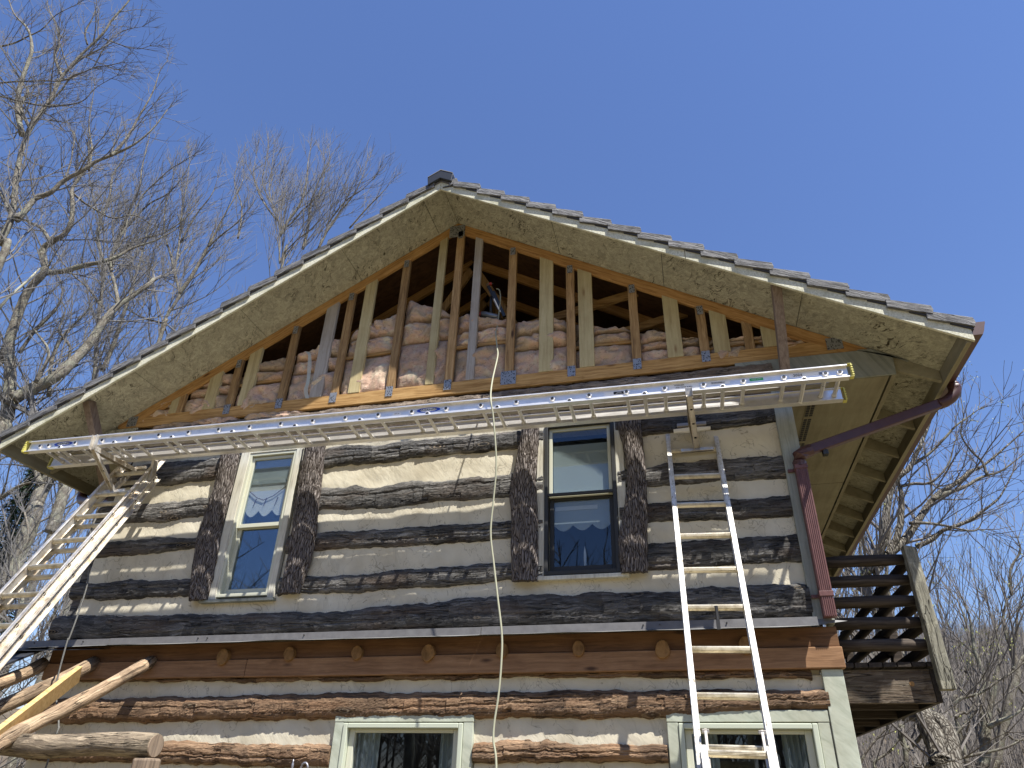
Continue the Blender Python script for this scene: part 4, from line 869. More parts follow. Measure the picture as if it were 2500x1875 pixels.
# ------------------------------------------------------------------ ladder jacks
def jack(label,xo,xi,yo,zo,zbm,yi,zi,foot,mat):
    r=empty('ladder_jack',(0,0,0),label=label,category='ladder jack',group='ladder jacks carrying the level ladder')
    T=Vector((xo,yo,zo)); Bm=Vector((xo,yo+.01,zbm)); I=Vector((xi,yi,zi)); F=Vector(foot)
    def chan(a,c,w_,h_,name,m=mat):
        b=B(); d=(Vector(c)-Vector(a)).normalized(); X=Vector((1,0,0)); X=(X-d*X.dot(d)).normalized(); Q=d.cross(X)
        b.beam(a,c,w_,.003,X)
        for sg in (-1,1):
            o=X*(sg*w_/2)+Q*(h_/2); b.beam(Vector(a)+o,Vector(c)+o,.003,h_,X)
        b.out(name,m,r,bevel=.001)
    chan(T,Bm+Vector((0,0,-.03)),.05,.035,'upright'); chan(Bm,I,.05,.045,'platform_arm'); chan(Bm+Vector((.0,.0,-.01)),F,.04,.03,'diagonal_brace')
    chan(I+Vector((0,0,.0)),F,.05,.03,'ladder_bar')
    b=B(); b.box(F.x-.13,F.x+.13,F.y-.02,F.y+.012,F.z-.02,F.z+.012); b.out('rung_hook',mat,r,bevel=.004)
    b=B(); b.box(I.x-.12,I.x+.12,I.y-.015,I.y+.012,I.z-.012,I.z+.02); b.out('rung_hook',mat,r,bevel=.004)
    for k in range(3):
        q=Bm.lerp(F,.3+.25*k); b=B(); b.box(q.x-.009,q.x+.009,q.y-.022,q.y-.015,q.z-.006,q.z+.006); b.out('slot',M['black'],r)
    return r
jx=WX('r',1290,340,-5.19)
jack('bracket jack hooked over the upper rungs of the left leaning ladder',-5.28,-5.22,-.675,4.475,4.365,-.19,4.345,(-5.235,-.33,4.05),M['alu_old'])
t1=W('c',775,405,-.60); ft=W('c',828,835,-.09); ia=W('c',760,660,-.12)
jack('bracket jack hooked over the upper rungs of the right leaning ladder',t1.x,t1.x+.01,-.60,t1.z+.0,4.345,-.07,4.34,(t1.x+.03,-.12,ft.z+.0),M['alu_jack'])
b=B(); q=W('c',800,688,-.11)
b.prism([(q.x-.15,-.12,q.z-.012),(q.x-.02,-.12,q.z-.02),(q.x-.02,-.12,q.z+.02),(q.x-.15,-.12,q.z+.014)],(0,.03,0)); b.prism([(q.x+.02,-.12,q.z-.018),(q.x+.15,-.12,q.z-.006),(q.x+.15,-.12,q.z+.012),(q.x+.02,-.12,q.z+.018)],(0,.03,0))
o=b.out('rung_pad',M['white'],None,bevel=.003); o.parent=[x for x in bpy.data.objects if x.name.startswith('ladder_jack.')][-1]
# ------------------------------------------------------------------ nail gun, hose, rope, board
ng=empty('nail_gun',(-1.35,.16,5.85),label='black and grey framing nail gun resting on the insulation behind the open studs',category='nail gun')
def wng(u,v,y=.16): return W('w',u,v,y)
def pn(b,name,mat,**k):
    o=b.out(name,mat,ng,**k); o.matrix_parent_inverse=Matrix.Translation((1.35,-.16,-5.85)); return o
b=B(); b.beam(wng(470,370),wng(660,720),.028,.035,(0,1,0)); b.beam(wng(560,470),wng(770,930),.03,.035,(0,1,0)); pn(b,'magazine',M['tool_black'],bevel=.004)
b=B(); b.tube([wng(345,880),wng(400,890),wng(560,925),wng(680,945)],[.030,.036,.034,.026],14); pn(b,'body_cylinder',M['tool_grey'],smooth=True)
b=B(); b.tube([wng(310,880),wng(345,885)],[.026,.030],14); b.box(*(lambda p:(p.x-.01,p.x+.016,.14,.165,p.z-.014,p.z+.012))(wng(510,335))); pn(b,'red_cap',M['tool_red'])
b=B(); b.tube([wng(520,900),wng(515,760),wng(520,640),wng(520,560)],[.02,.017,.017,.014],10); pn(b,'handle',M['tool_black'],smooth=True)
b=B(); b.beam(wng(575,600,.135),wng(690,840,.135),.004,.014,(0,1,0)); pn(b,'white_label',M['white'])
b=B(); b.tube([wng(435,330),wng(520,318),wng(560,320)],.004,6); b.tube([wng(435,330),wng(470,430),wng(640,790)],.003,6); pn(b,'wire_guard',M['tool_grey'])
hp=[W('w',620,415,.17),W('w',670,440,.17),W('w',692,540,.16),W('w',685,700,.15),W('w',660,900,.12),W('w',640,1080,.08),W('w',612,1200,-.02),W('w',610,1285,-.10),W('w',632,1500,-.16),W('F',1075,770,-.25),W('F',1064,820,-.46),W('F',1060,860,-.635),W('F',1066,905,-.64),W('F',1072,1000,-.62),W('F',1066,1080,-.60),W('F',1060,1150,-.60),W('F',1067,1220,-.60),W('F',1075,1290,-.61),W('F',1084,1370,-.62),W('F',1083,1430,-.63),W('F',1077,1500,-.64),W('F',1068,1560,-.65),W('F',1066,1600,-.66),W('F',1072,1659,-.68)]
e_=hp[-1]; hp+=[e_+Vector((.02,-.05,-.5)),e_+Vector((0,-.1,-1.0)),Vector((e_.x,e_.y-.15,.03)),Vector((e_.x+.3,e_.y-.6,.012))]
b=B(); b.tube(smooth_path(hp),.0072,8); b.out('air_hose',M['hose'],smooth=True,label='pale green air hose hanging from the nail gun down over the level ladder',category='hose')
rp=[W('x',800,505,-.50),W('x',725,610,-.52),W('x',640,760,-.56)]
rp=[W('x',795,510,-.42),W('x',740,640,-.50),W('x',712,800,-.5),W('x',712,1050,-.5),W('x',640,1300,-.52),W('x',560,1520,-.54),W('e',520,520,-.55),W('e',450,780,-.56),W('e',428,900,-.57),W('e',445,1060,-.60),W('e',452,1180,-.62),W('e',430,1260,-.64)]
e_=rp[-1]; rp+=[e_+Vector((.02,-.03,-.6)),Vector((e_.x,e_.y-.1,.02))]
b=B(); b.tube(smooth_path(rp),.0065,6); b.out('rope',M['rope'],smooth=True,label='thin black braided rope hanging from the left leaning ladder',category='rope')
a_=W('e',605,775,-.52); c_=W('e',60,1200,-1.15); dv=(c_-a_).normalized(); b=B(); b.beam(a_-dv*.0,c_+dv*1.3,.038,.135,side=(.5,.8,.25)); b.out('lumber_board',M['board_new'],bevel=.003,label='new yellow board with a chamfered end laid along the porch poles',category='board')
# ------------------------------------------------------------------ terrain behind
def hz(x,y):
    t=min(1,max(0,(y-62)/110)); s=t*t*(3-2*t)
    return s*(24+3.0*math.sin(x*.013+.6)+1.5*math.sin(x*.04))-.02-max(0,x-60)*.0
b=B(); b.grid(lambda u,v:(-260+620*u,60+240*v,hz(-260+620*u,60+240*v)+mnoise.fractal(((-260+620*u)*.05,(240*v)*.05,0),1,2,4)*1.0*min(1,v*6)),150,60); b.out('hillside',M['hill'],smooth=True,kind='structure')
def sticks(b,n,xr,yr,hr,fn,nb=5,r=.05):
    for _ in range(n):
        y=random.uniform(*yr); x=random.uniform(*xr(y)); z=fn(x,y); h=random.uniform(*hr)
        lean=(random.uniform(-.08,.08),random.uniform(-.08,.08)); top=Vector((x+lean[0]*h,y+lean[1]*h,z+h)); bs=Vector((x,y,z-.3))
        b.tube([bs,top],[r*random.uniform(.8,1.8),.012],3,cap=False)
        for k in range(nb):
            t=random.uniform(.3,.9); p=bs.lerp(top,t); a=random.uniform(0,6.28); l=h*(1-t)*.9+.5
            q=p+Vector((math.cos(a)*.45,math.sin(a)*.45,.9))*l; b.tube([p,q],[r*.45,.008],3,cap=False)
b=B(); sticks(b,5200,lambda y:(y*.02-6,y*.52+8),(74,172),(6,10),hz,4,.06); b.out('hillside_woods',M['far'],kind='stuff',label='grey leafless woods covering the hillside right of the balcony',category='woods')
# ------------------------------------------------------------------ trees
UPV=Vector((0,0,1))
def rperp(d):
    while 1:
        v=Vector((random.gauss(0,1),random.gauss(0,1),random.gauss(0,1))); v-=d*v.dot(d)
        if v.length>.1: return v.normalized()
def resample(p,st):
    out=[p[0]]
    for a,c in zip(p[:-1],p[1:]):
        n=max(1,int((c-a).length/st))
        for k in range(1,n+1): out.append(a.lerp(c,k/n))
    return out
class Tree:
    def __init__(s,name,label,cat='tree',bark='tree_bark',twig='twig',rmin=.0045,sc=1.0,dens=1.0,upb=.25,group=None,bud=None,spread=1.0):
        s.root=None;s.a=(name,label,cat,group); s.tw=B(); s.bk=bark;s.twm=twig;s.rmin=rmin*1.25*sc**.6;s.sc=sc;s.dens=dens;s.upb=upb;s.bud=bud;s.bb=B();s.limbs=[];s.spread=spread
    def limb(s,R,pts,y,r0,r1,dy=0,trunk=False,grow=1.0,y1=None,start=0.0):
        n=len(pts); P=[]
        for i,(u,v) in enumerate(pts):
            yy_=y+((y1-y) if y1 is not None else 0)*i/(n-1)+dy*math.sin(i*1.7+len(s.limbs)); P.append(W(R,u,v,yy_))
        if trunk and P[0].z>0.3: P=[Vector((P[0].x-(P[1].x-P[0].x)*.3,P[0].y,-.2))]+P
        if len(P)>2: P=smooth_path(P,5)
        rr=[(r0+(r1-r0)*(i/(len(P)-1)))*1.15 for i in range(len(P))]
        s.limbs.append((P,rr,trunk)); s.grow(P,rr,grow,start)
    def sprout(s,p,d,L,r,lvl):
        n=4 if lvl<2 else 3; pts=[p]; dd=d.copy(); q=p.copy()
        for k in range(n):
            dd=(dd+rperp(dd)*.16+UPV*s.upb*.22).normalized(); q=q+dd*(L/n); pts.append(q.copy())
        rr=[r*(1-.75*k/n) for k in range(n+1)]
        s.tw.tube(pts,[max(x,s.rmin*.6) for x in rr],3 if r<.014 else 5,cap=False)
        if lvl>=3 or r<s.rmin*1.02:
            if s.bud and random.random()<s.bud: s.budat(q)
            return
        m=int({0:5,1:4,2:3}[lvl]*s.dens+random.random())
        for k in range(m):
            t=random.uniform(.2,1.0); i=min(n-1,int(t*n)); a=pts[i].lerp(pts[i+1],t*n-i); ax=(pts[i+1]-pts[i]).normalized()
            nd=(ax*1.0+rperp(ax)*random.uniform(.4,.85)*s.spread+UPV*s.upb*.6).normalized()
            s.sprout(a,nd,L*random.uniform(.38,.72),max(s.rmin,r*(1-.6*t)*.62),lvl+1)
    def budat(s,q):
        for _ in range(5):
            o=q+Vector((random.gauss(0,.05),random.gauss(0,.05),random.gauss(0,.05))); v=rperp(UPV)*.022; w_=Vector((random.gauss(0,.4),random.gauss(0,.4),-1)).normalized()*.035
            s.bb.add([o,o+v,o+v*.5+w_],[(0,1,2)])
    def grow(s,P,rr,g,start):
        tot=0;nxt=.0; Lt=sum((b_-a).length for a,b_ in zip(P[:-1],P[1:]))
        for i in range(len(P)-1):
            a,c=P[i],P[i+1]; l=(c-a).length; tot+=l
            t=tot/Lt
            if t<start: nxt=tot; continue
            ax=(c-a)/max(l,1e-6)
            while nxt<tot:
                nxt+=random.uniform(.16,.54)*s.sc/max(.2,g*s.dens)
                r=rr[i]; nd=(ax*random.uniform(.4,1.1)+rperp(ax)*random.uniform(.5,1)*s.spread+UPV*s.upb).normalized()
                L_=s.sc*random.uniform(.6,1.25)*(.6+min(1.5,r*14)); s.sprout(a.lerp(c,random.random()),nd,L_*min(1.1,1.25-t*.45),min(max(s.rmin*1.6,r*.42),.03),0 if r>.035 else 1)
        e=P[-1]; ax=(P[-1]-P[-2]).normalized()
        for k in range(4): s.sprout(e,(ax+rperp(ax)*.4).normalized(),.7*s.sc*(.6+rr[-1]*15),max(rr[-1]*.8,s.rmin*1.4),1)
    def done(s):
        name,label,cat,group=s.a; P0=s.limbs[0][0][0]
        root=empty(name,(P0.x,P0.y,0),label=label,category=cat)
        if group: root['group']=group
        MI=Matrix.Translation((-P0.x,-P0.y,0))
        for P,rr,tk in s.limbs:
            b=B(); big=rr[0]>.07; P2=resample(P,.12 if big else .25); r2=np.interp(np.linspace(0,1,len(P2)),np.linspace(0,1,len(rr)),rr)
            r2=[x*(1+.10*mnoise.noise((p.x*2,p.y*2,p.z*2))) for x,p in zip(r2,P2)]
            b.tube(P2,r2,12 if big else 7,jit=.07 if big else .04); o=b.out('trunk' if tk else 'limb',M[s.bk] if rr[0]>.05 else M['limb_bark'],root,smooth=True); o.matrix_parent_inverse=MI
        o=s.tw.out('crown',M[s.twm],root); o.matrix_parent_inverse=MI
        if s.bb.v: o=s.bb.out('young_leaves' if s.bud else 'seed_clusters',M['bud' if s.bud else 'redbud'],root,kind='stuff'); o.matrix_parent_inverse=MI
        return root
# left edge tree, tall trunk rising out of the frame
t=Tree('bare_tree','tall leafless tree at the left edge whose trunk forks high above the eave',dens=1.0,sc=1.25)
t.limb('h',[(-60,1900),(0,1640),(60,1520),(90,1400),(110,1200),(150,1000),(200,880),(280,760),(350,650),(420,520),(520,400),(600,320),(700,220),(760,130),(850,30),(900,-40)],5.0,.17,.02,trunk=True,start=.3)
t.limb('h',[(120,1480),(180,1410),(240,1340),(340,1300),(430,1220),(560,1150),(650,1090),(750,1050),(860,1000),(940,950),(1040,860),(1130,740)],5.0,.075,.012,y1=5.6)
t.limb('h',[(750,1050),(800,1000),(870,910),(930,800),(990,700),(1040,600),(1080,480),(1130,410)],5.3,.04,.008,y1=5.9)
t.limb('h',[(150,910),(120,760),(130,600),(190,420),(215,330),(190,200),(100,100),(60,0)],5.0,.08,.015,y1=4.4)
t.limb('h',[(200,860),(140,720),(190,620),(150,560),(100,480),(20,340),(-40,250)],5.0,.05,.01)
t.limb('h',[(420,520),(370,380),(400,300),(380,170),(330,60),(320,0)],5.2,.05,.01,y1=5.6)
t.limb('h',[(330,700),(420,600),(480,520),(560,490),(640,455),(740,440),(830,420)],5.0,.03,.008,y1=4.5)
t.limb('h',[(0,650),(120,680),(300,715),(440,710),(560,680),(650,590),(790,510)],4.6,.028,.007)
t.limb('h',[(0,560),(120,550),(300,545),(420,545),(540,500),(620,460)],4.4,.026,.007)
t.limb('h',[(0,315),(100,290),(180,250),(280,200),(380,100),(520,30)],4.6,.03,.008)
t.limb('h',[(120,1490),(60,1420),(0,1290),(-50,1200)],5.0,.06,.02)
t.limb('h',[(600,1150),(620,1000),(600,850),(620,700),(640,580)],5.6,.03,.008)
t.limb('h',[(440,1200),(480,1080),(500,900),(430,880),(300,800)],5.2,.022,.007)
t.limb('h',[(590,300),(575,220),(620,130),(650,40),(640,-40)],5.2,.03,.008)
t.limb('h',[(700,260),(780,290),(870,320),(940,330),(1010,310)],5.2,.02,.006)
for (u,v) in ((215,150),(205,165),(370,345),(430,285),(415,300),(305,600),(312,640)):
    q=W('h',u,v,5.0)
    for _ in range(26):
        o=q+Vector((random.gauss(0,.06),random.gauss(0,.06),random.gauss(0,.07))); v_=rperp(UPV)*.012; t.bb.add([o,o+v_,o+v_*.5-Vector((0,0,.035))],[(0,1,2)])
t.limb('h',[(640,440),(700,330),(760,250),(860,200),(960,180)],5.4,.02,.006)
t.done()
t=Tree('bare_tree','lichen-covered leafless tree with two heavy crooked limbs behind the left eave',dens=1.0,sc=1.3)
t.limb('i',[(-60,1700),(20,1500),(50,1400),(70,1150),(60,950),(100,800),(160,640),(220,540),(300,450),(295,370),(290,300),(350,250),(430,200),(480,120),(490,0),(485,-100),(540,-190),(600,-280),(600,-360)],7.5,.26,.035,trunk=True,start=.25)
t.limb('i',[(90,1310),(220,1240),(380,1160),(500,1050),(600,940),(720,760),(800,680),(900,610),(1000,540),(1040,500)],7.3,.15,.05,y1=9.2)
t.limb('i',[(300,460),(420,450),(560,410),(690,385),(790,350),(900,290),(1050,240),(1200,160)],7.6,.085,.012,y1=9)
t.limb('i',[(490,-80),(560,-20),(640,30),(760,90),(900,70),(1000,120)],7.6,.04,.01,y1=9)
t.limb('i',[(340,250),(280,160),(200,120),(120,90),(40,130)],7.5,.06,.015)
t.limb('i',[(800,680),(780,560),(750,430),(760,340),(830,240),(860,100)],8.6,.06,.01)
t.limb('i',[(60,960),(0,1050),(-60,1100)],7.5,.15,.08)
t.limb('i',[(130,1000),(230,860),(380,700),(420,560),(360,420)],8.0,.05,.01)
t.limb('i',[(240,1200),(330,1010),(260,880),(160,760)],7.0,.05,.01)
t.limb('i',[(330,1290),(350,1050),(430,880),(520,790),(640,660)],8.0,.06,.012)
t.limb('i',[(460,1060),(470,950),(400,850),(440,700),(360,600)],8.0,.04,.01)
t.done()
# pale broken limb
b=B(); b.tube([W('i',-40,740,6.6),W('i',60,620,6.7),W('i',180,520,6.8),W('i',270,430,6.9),W('i',350,375,7.0)],[.045,.04,.038,.028,.022],8); b.out('broken_branch',M['bare_slab'] if 0 else M['rake'],smooth=True,label='bleached bark-stripped branch caught in the trees at the left edge',category='branch')
t=Tree('bare_tree','dark leafless tree with long parallel stems rising just left of the roof slope',dens=1.2,upb=.4,sc=1.6,spread=.8)
t.limb('i',[(610,1500),(620,1300),(640,1130),(650,950),(670,700),(700,500),(725,400),(770,300),(850,150),(900,60),(960,-60),(1060,-160),(1150,-240),(1300,-330)],10.5,.13,.012,trunk=True,start=.2)
t.limb('i',[(700,500),(690,380),(660,200),(700,50),(740,-60),(760,-200),(840,-330),(850,-480)],10.5,.07,.01)
t.limb('i',[(730,420),(800,220),(870,60),(940,-120),(960,-260),(1000,-420),(1010,-480)],10.7,.05,.008)
t.limb('i',[(690,1120),(760,960),(830,750),(880,600),(960,330),(1010,120),(1080,0),(1180,-120)],11,.07,.01)
t.limb('i',[(740,440),(830,300),(950,230),(1080,200),(1190,140),(1300,40)],10.8,.05,.01)
t.limb('i',[(700,700),(590,560),(480,460),(360,300),(280,120),(290,-50)],10.3,.04,.008)
t.limb('i',[(700,170),(640,-20),(610,-140),(590,-300)],10.3,.04,.008)
t.limb('i',[(860,150),(1000,0),(1140,-80),(1240,-200),(1290,-300)],10.9,.035,.008)
t.done()
t=Tree('bare_tree','leafless tree with a short lichened trunk rising behind the middle of the left roof slope',dens=1.25,upb=.4,sc=1.7,spread=.8)
t.limb('i',[(1060,960),(1080,890),(1110,780),(1190,650),(1210,590),(1180,450),(1200,330),(1215,200),(1225,50),(1250,-80),(1270,-200),(1280,-330)],12,.14,.012,trunk=True,start=.3)
t.limb('i',[(1210,600),(1270,520),(1330,420),(1400,290),(1450,200),(1520,60),(1590,-60),(1640,-170)],12,.07,.01)
t.limb('i',[(1190,500),(1150,330),(1110,180),(1120,0),(1160,-120),(1170,-230)],12,.045,.008)
t.limb('i',[(1220,250),(1330,60),(1430,-70),(1470,-180)],12,.035,.008)
t.limb('i',[(1400,290),(1500,200),(1600,120),(1700,0),(1750,-80)],12,.035,.008)
t.limb('i',[(1100,800),(960,760),(850,700),(740,640)],12,.04,.01)
t.done()
t=Tree('bare_tree','distant leafless tree with many upright twigs showing above the roof left of the ridge',dens=1.25,upb=.5,spread=.75,sc=2.1)
for pts,r in [([(270,900),(260,830),(262,600),(250,500),(210,400),(180,250),(200,100),(215,-20)],.13),]:
    t.limb('j',pts,17,r,.015,trunk=True,start=.3)
t.limb('j',[(262,620),(330,500),(420,370),(470,200),(480,60),(500,-60)],17,.07,.01)
t.limb('j',[(258,560),(330,540),(440,420),(560,300),(610,130),(600,0)],17.3,.05,.01)
t.limb('j',[(440,720),(480,560),(500,380),(560,200),(640,60),(640,-60)],17.6,.07,.01)
t.limb('j',[(560,720),(640,560),(740,420),(840,290),(900,160),(930,60)],17.6,.06,.01)
t.limb('j',[(620,540),(760,360),(900,260),(1010,150)],17.6,.04,.01)
t.limb('j',[(800,560),(940,400),(1050,290),(1110,210)],17.6,.04,.008)
t.limb('j',[(240,500),(120,330),(60,150),(80,0)],17,.05,.01)
t.limb('j',[(220,400),(130,220),(150,60),(180,-60)],17,.04,.01)
t.limb('j',[(-60,640),(-30,400),(-90,200),(-60,60)],17,.05,.01)
t.done()
# thick pale trunks low at the left
t=Tree('bare_tree','thick pale trunk covered in lichen, leaning behind the upper end of the left ladder',dens=.8)
t.limb('r',[(330,1760),(480,1300),(560,1100),(680,900),(730,780),(720,680),(700,500),(560,250),(480,100)],7.0,.23,.10,trunk=True,start=.35,y1=7.6)
t.limb('r',[(720,760),(640,700),(500,640),(400,620),(250,560)],7.2,.05,.015)
t.limb('r',[(680,1659),(760,1450),(830,1200),(860,1050),(850,900),(870,700)],7.2,.13,.06,start=.3)
t.limb('r',[(0,1200),(120,1120),(240,1040),(420,980)],6.5,.05,.02)
t.limb('r',[(540,1000),(470,800),(330,690),(240,600),(100,500)],7,.07,.02)
t.done()
# second slender one down low left
t=Tree('bare_tree','slim leafless sapling tangled behind the lower left ladder rungs',dens=1.3)
t.limb('x',[(90,1659),(130,1400),(180,1200),(150,900),(230,700),(200,500)],5.5,.06,.015,trunk=True)
t.limb('x',[(300,1659),(340,1500),(420,1350),(520,1200)],5.5,.04,.01)
t.limb('x',[(250,1750),(320,1600),(460,1480),(500,1300)],5.2,.03,.01,grow=2)
t.limb('x',[(400,1500),(500,1100),(600,900),(700,800)],6.5,.03,.01,grow=2)
t.done()
# evergreen
def evergreen(name,label,c,h,rad,n,z0=.8):
    root=empty(name,(c[0],c[1],0),label=label,category='evergreen'); MI=Matrix.Translation((-c[0],-c[1],0))
    b=B(); b.tube([(c[0],c[1],-.1),(c[0],c[1],h*.96)],[.12,.02],8); o=b.out('trunk',M['tree_bark'],root); o.matrix_parent_inverse=MI
    b=B()
    for _ in range(n):
        z=z0+(h-z0)*random.random()**1.2; R=rad*(1-(z-z0)/(h-z0))**.8+.08; a=random.uniform(0,6.283); R*=.75+.35*math.sin(a*5+z*4); d=Vector((math.cos(a),math.sin(a),-.25))
        s0=Vector((c[0],c[1],z))+d*R*random.random()**.5; L_=random.uniform(.08,.2); w_=rperp(d)*.022
        e=s0+(d+Vector((random.gauss(0,.3),random.gauss(0,.3),random.gauss(0,.25)))).normalized()*L_; b.add([s0+w_,s0-w_,e],[(0,1,2)])
    o=b.out('foliage',M['needle'],root); o.matrix_parent_inverse=MI
p=W('r',260,1450,8.5); evergreen('evergreen_tree','dark green evergreen behind the pale trunk at the far left',(p.x,8.5),p.z+1.9,1.2,15000)
p=W('x',60,1050,9.5); evergreen('evergreen_tree','dark evergreen partly hidden by the left leaning ladder near the photo edge',(p.x-.2,9.5),p.z+1.3,1.3,12000)
# brush tangle near the lower left of the wall
b=B()
for _ in range(900):
    x=random.uniform(-9.5,-6.2); y=random.uniform(1.2,5.5); p=Vector((x,y,random.uniform(0,3.0))); d=Vector((random.gauss(0,.7),random.gauss(0,.7),random.uniform(.1,1))).normalized()
    pts=[p]
    for k in range(4): d=(d+rperp(d)*.35).normalized(); p=p+d*.22; pts.append(p)
    b.tube(pts,[.006,.005,.004,.003,.002],3,cap=False)
b.out('brush',M['twig_right'],kind='stuff',label='tangle of dry brush at the left corner of the cabin',category='brush')
# right hand trees
t=Tree('bare_tree','rough double-trunked tree below the balcony with long limbs reaching right',bark='bark_rough',twig='twig_right',dens=.9,bud=.12,sc=1.3)
t.limb('y',[(1280,1750),(1230,1500),(1170,1300),(1060,1100),(1010,960),(980,860),(900,640),(760,300),(640,0),(560,-250)],7.5,.20,.06,trunk=True,start=.4,y1=8.5)
t.limb('y',[(1360,1700),(1345,1450),(1330,1300),(1290,1150),(1200,1040),(1060,980)],7.45,.125,.09,y1=7.95)
t.limb('n',[(700,1350),(850,1080),(870,900),(900,700),(960,560),(1060,480),(1100,400),(1190,200),(1240,60)],8.5,.08,.02)
t.limb('n',[(780,1330),(920,1120),(990,930),(1000,700),(960,560),(930,480)],8.6,.07,.02)
t.limb('n',[(880,1180),(1000,1080),(1100,950),(1190,810),(1260,720),(1330,660),(1450,590),(1560,500),(1650,460),(1800,340),(1990,170)],8.6,.075,.012,y1=9.5)
t.limb('n',[(1250,730),(1350,680),(1450,650),(1540,610),(1620,560),(1700,530),(1800,500),(1900,430),(2000,350)],8.9,.04,.01,y1=9.5)
t.limb('n',[(1000,620),(1100,600),(1200,600),(1290,550),(1380,440),(1420,300),(1440,240)],8.6,.03,.008)
t.limb('n',[(1100,440),(1230,350),(1350,230),(1440,130),(1540,60),(1620,0)],8.9,.03,.008)
t.limb('n',[(1060,920),(1200,920),(1350,940),(1480,970),(1600,980),(1650,910)],8.6,.03,.008)
t.limb('n',[(1120,1110),(1250,1050),(1330,980),(1450,940),(1560,890),(1700,790),(1800,700),(1900,510)],8.8,.045,.01)
t.limb('n',[(1690,530),(1650,420),(1560,330),(1480,200),(1500,60),(1480,-100)],9.2,.025,.007)
t.done()
t=Tree('bare_tree','slender leafless tree with pale green buds right of the balcony post',twig='twig_right',dens=.85,upb=.4,bud=.3,sc=1.4)
t.limb('y',[(1730,1800),(1740,1500),(1755,1250),(1750,1080),(1700,900),(1690,820),(1720,600),(1700,420),(1620,200),(1600,60),(1560,-200),(1480,-420)],9.5,.10,.012,trunk=True,start=.25)
t.limb('y',[(1750,1080),(1790,950),(1850,700),(1880,500),(1920,280),(1900,100),(1870,-80)],9.5,.05,.01)
t.limb('y',[(1780,1100),(1900,1040),(2060,980),(2212,880)],9.3,.045,.012)
t.limb('y',[(1690,830),(1560,1000),(1420,1170),(1300,1320),(1180,1480)],9.3,.03,.01)
t.limb('y',[(1340,860),(1440,770),(1500,750),(1700,690),(1900,550),(2070,450),(2212,330)],9.0,.028,.01)
t.limb('y',[(1380,990),(1480,930),(1530,940),(1600,850),(1650,700)],8.8,.03,.01)
t.limb('y',[(900,1590),(1060,1560),(1180,1490),(1260,1470),(1450,1470),(1700,1420),(2000,1350),(2212,1240)],8.6,.04,.012)
t.limb('y',[(740,1080),(740,1230),(790,1390),(800,1600)],8.0,.05,.03)
t.limb('y',[(790,1390),(930,1270),(1060,1090),(1160,980)],8.0,.035,.012)
t.limb('y',[(420,1598),(430,1510),(600,1400),(700,1260),(720,1130)],8.0,.02,.01)
t.limb('y',[(230,1590),(310,1420),(450,1240),(560,1130)],8.0,.02,.01)
t.done()
t=Tree('bare_tree','dark straight leafless tree close to the right edge of the photo',twig='twig_right',dens=.85,upb=.4,bud=.25,sc=1.5)
t.limb('y',[(1820,1800),(1870,1500),(1920,1250),(1990,1000),(2060,700),(2130,480),(2090,250),(2060,150),(2000,0),(1960,-200),(2000,-400)],11,.12,.015,trunk=True,start=.25)
t.limb('y',[(2080,420),(2180,300),(2260,200),(2300,0)],11,.05,.01)
t.limb('y',[(2060,160),(2120,-20),(2130,-240),(2180,-420)],11,.04,.01)
t.limb('y',[(1960,1130),(2080,1250),(2212,1260)],11,.03,.01)
t.limb('y',[(1990,1000),(1880,860),(1800,700),(1790,560)],11,.03,.01)
t.limb('n',[(1890,1500),(1880,1300),(1960,1150),(1940,1050)],11,.03,.01)
t.done()
t=Tree('bare_tree','leafless tree with yellowish catkins seen through the balcony rails',twig='twig_right',dens=.9,upb=.5,bud=.7,sc=1.6)
t.limb('o',[(330,1700),(380,1400),(430,1100),(450,800),(520,600),(640,300),(700,100),(760,-100)],12,.09,.02,trunk=True,start=.2)
t.limb('o',[(640,1500),(680,1100),(700,800),(680,600),(560,450)],12,.05,.01)
t.limb('o',[(900,1500),(960,1200),(840,700),(760,420),(740,150),(800,-50),(860,-300)],12,.07,.01)
t.limb('o',[(1080,1500),(1120,1000),(1060,640),(1060,300),(1090,100),(1180,-100)],12,.06,.01)
t.limb('o',[(400,1200),(560,1050),(620,900),(760,800)],12,.03,.01)
t.done()
t=Tree('bare_tree','leafless tree with fine twigs filling the gap right of the balcony post',twig='twig_right',dens=.9,upb=.5,bud=.35,sc=1.7)
t.limb('y',[(1400,1000),(1440,700),(1500,450),(1550,250),(1560,50),(1500,-200),(1420,-400)],13,.07,.012,trunk=True,start=.2)
t.limb('y',[(1500,450),(1620,300),(1740,200),(1800,60),(1900,-100),(2000,-200)],13,.04,.01)
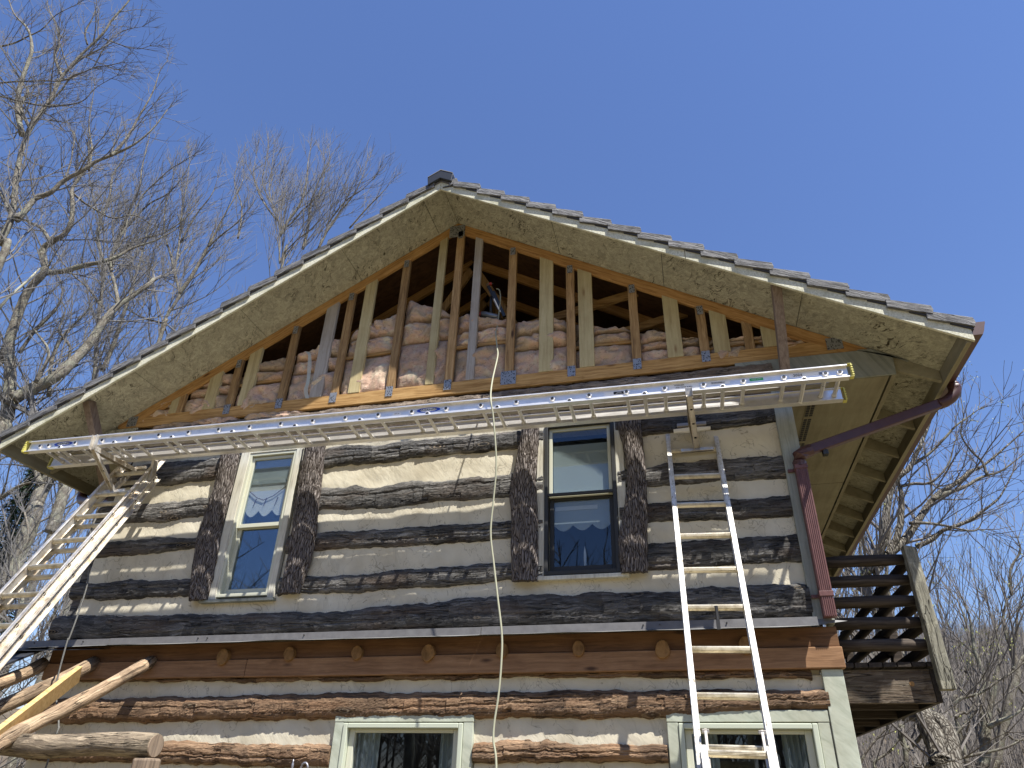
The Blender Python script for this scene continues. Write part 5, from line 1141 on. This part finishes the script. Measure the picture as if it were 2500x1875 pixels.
t.limb('y',[(1450,700),(1380,480),(1300,300),(1270,100),(1260,-100)],13,.04,.01)
t.limb('y',[(2212,700),(2150,620),(2160,500),(2212,380)],13,.03,.01)
t.done()
b=B()
for _ in range(420):
    x=random.uniform(-75,60); y=-random.uniform(34,75); h=random.uniform(11,18); bs=Vector((x,y,-.3)); top=Vector((x+random.uniform(-1,1),y,h)); b.tube([bs,top],[.16,.03],4,cap=False)
    for k in range(16):
        t_=random.uniform(.2,.95); p=bs.lerp(top,t_); a=random.uniform(0,6.28); l=h*(1-t_)*.5+1.2; q=p+Vector((math.cos(a)*.8,math.sin(a)*.8,.8))*l; b.tube([p,q],[.06,.02],3,cap=False)
        for m in range(3):
            p2=p.lerp(q,random.uniform(.3,.9)); b.tube([p2,p2+Vector((random.gauss(0,.5),random.gauss(0,.5),.7))*l*.5],[.03,.012],3,cap=False)
b.out('yard_woods',M['far'],kind='stuff',label='leafless woods across the yard mirrored in the window glass',category='woods')
# trees across the yard, behind the photographer, mirrored in the window glass
for i,(x,y) in enumerate([(-12,-24),(-3,-27),(6,-25)]):
    t=Tree('bare_tree',['leafless yard tree mirrored faintly in the cream framed upper window','leafless yard tree mirrored in the dark storm window','leafless yard tree mirrored in the lower windows'][i],dens=.55,rmin=.012)
    P=[Vector((x,y,-.1)),Vector((x+.2,y,3)),Vector((x-.2,y,7)),Vector((x+.3,y,11)),Vector((x,y,15))]
    t.limbs.append((smooth_path(P,4),list(np.linspace(.25,.04,17)),True)); t.grow(*t.limbs[0][:2],.6,.25)
    for k in range(9):
        a=random.uniform(0,6.28); z=random.uniform(3.5,11); l=(15-z)*.5; P=[Vector((x,y,z))]; d=Vector((math.cos(a),math.sin(a)*.5,.6)).normalized()
        for _ in range(5): d=(d+rperp(d)*.2+UPV*.1).normalized(); P.append(P[-1]+d*l/3)
        t.limbs.append((smooth_path(P,3),list(np.linspace(.09,.015,16)),False)); t.grow(t.limbs[-1][0],t.limbs[-1][1],.7,.1)
    t.done()
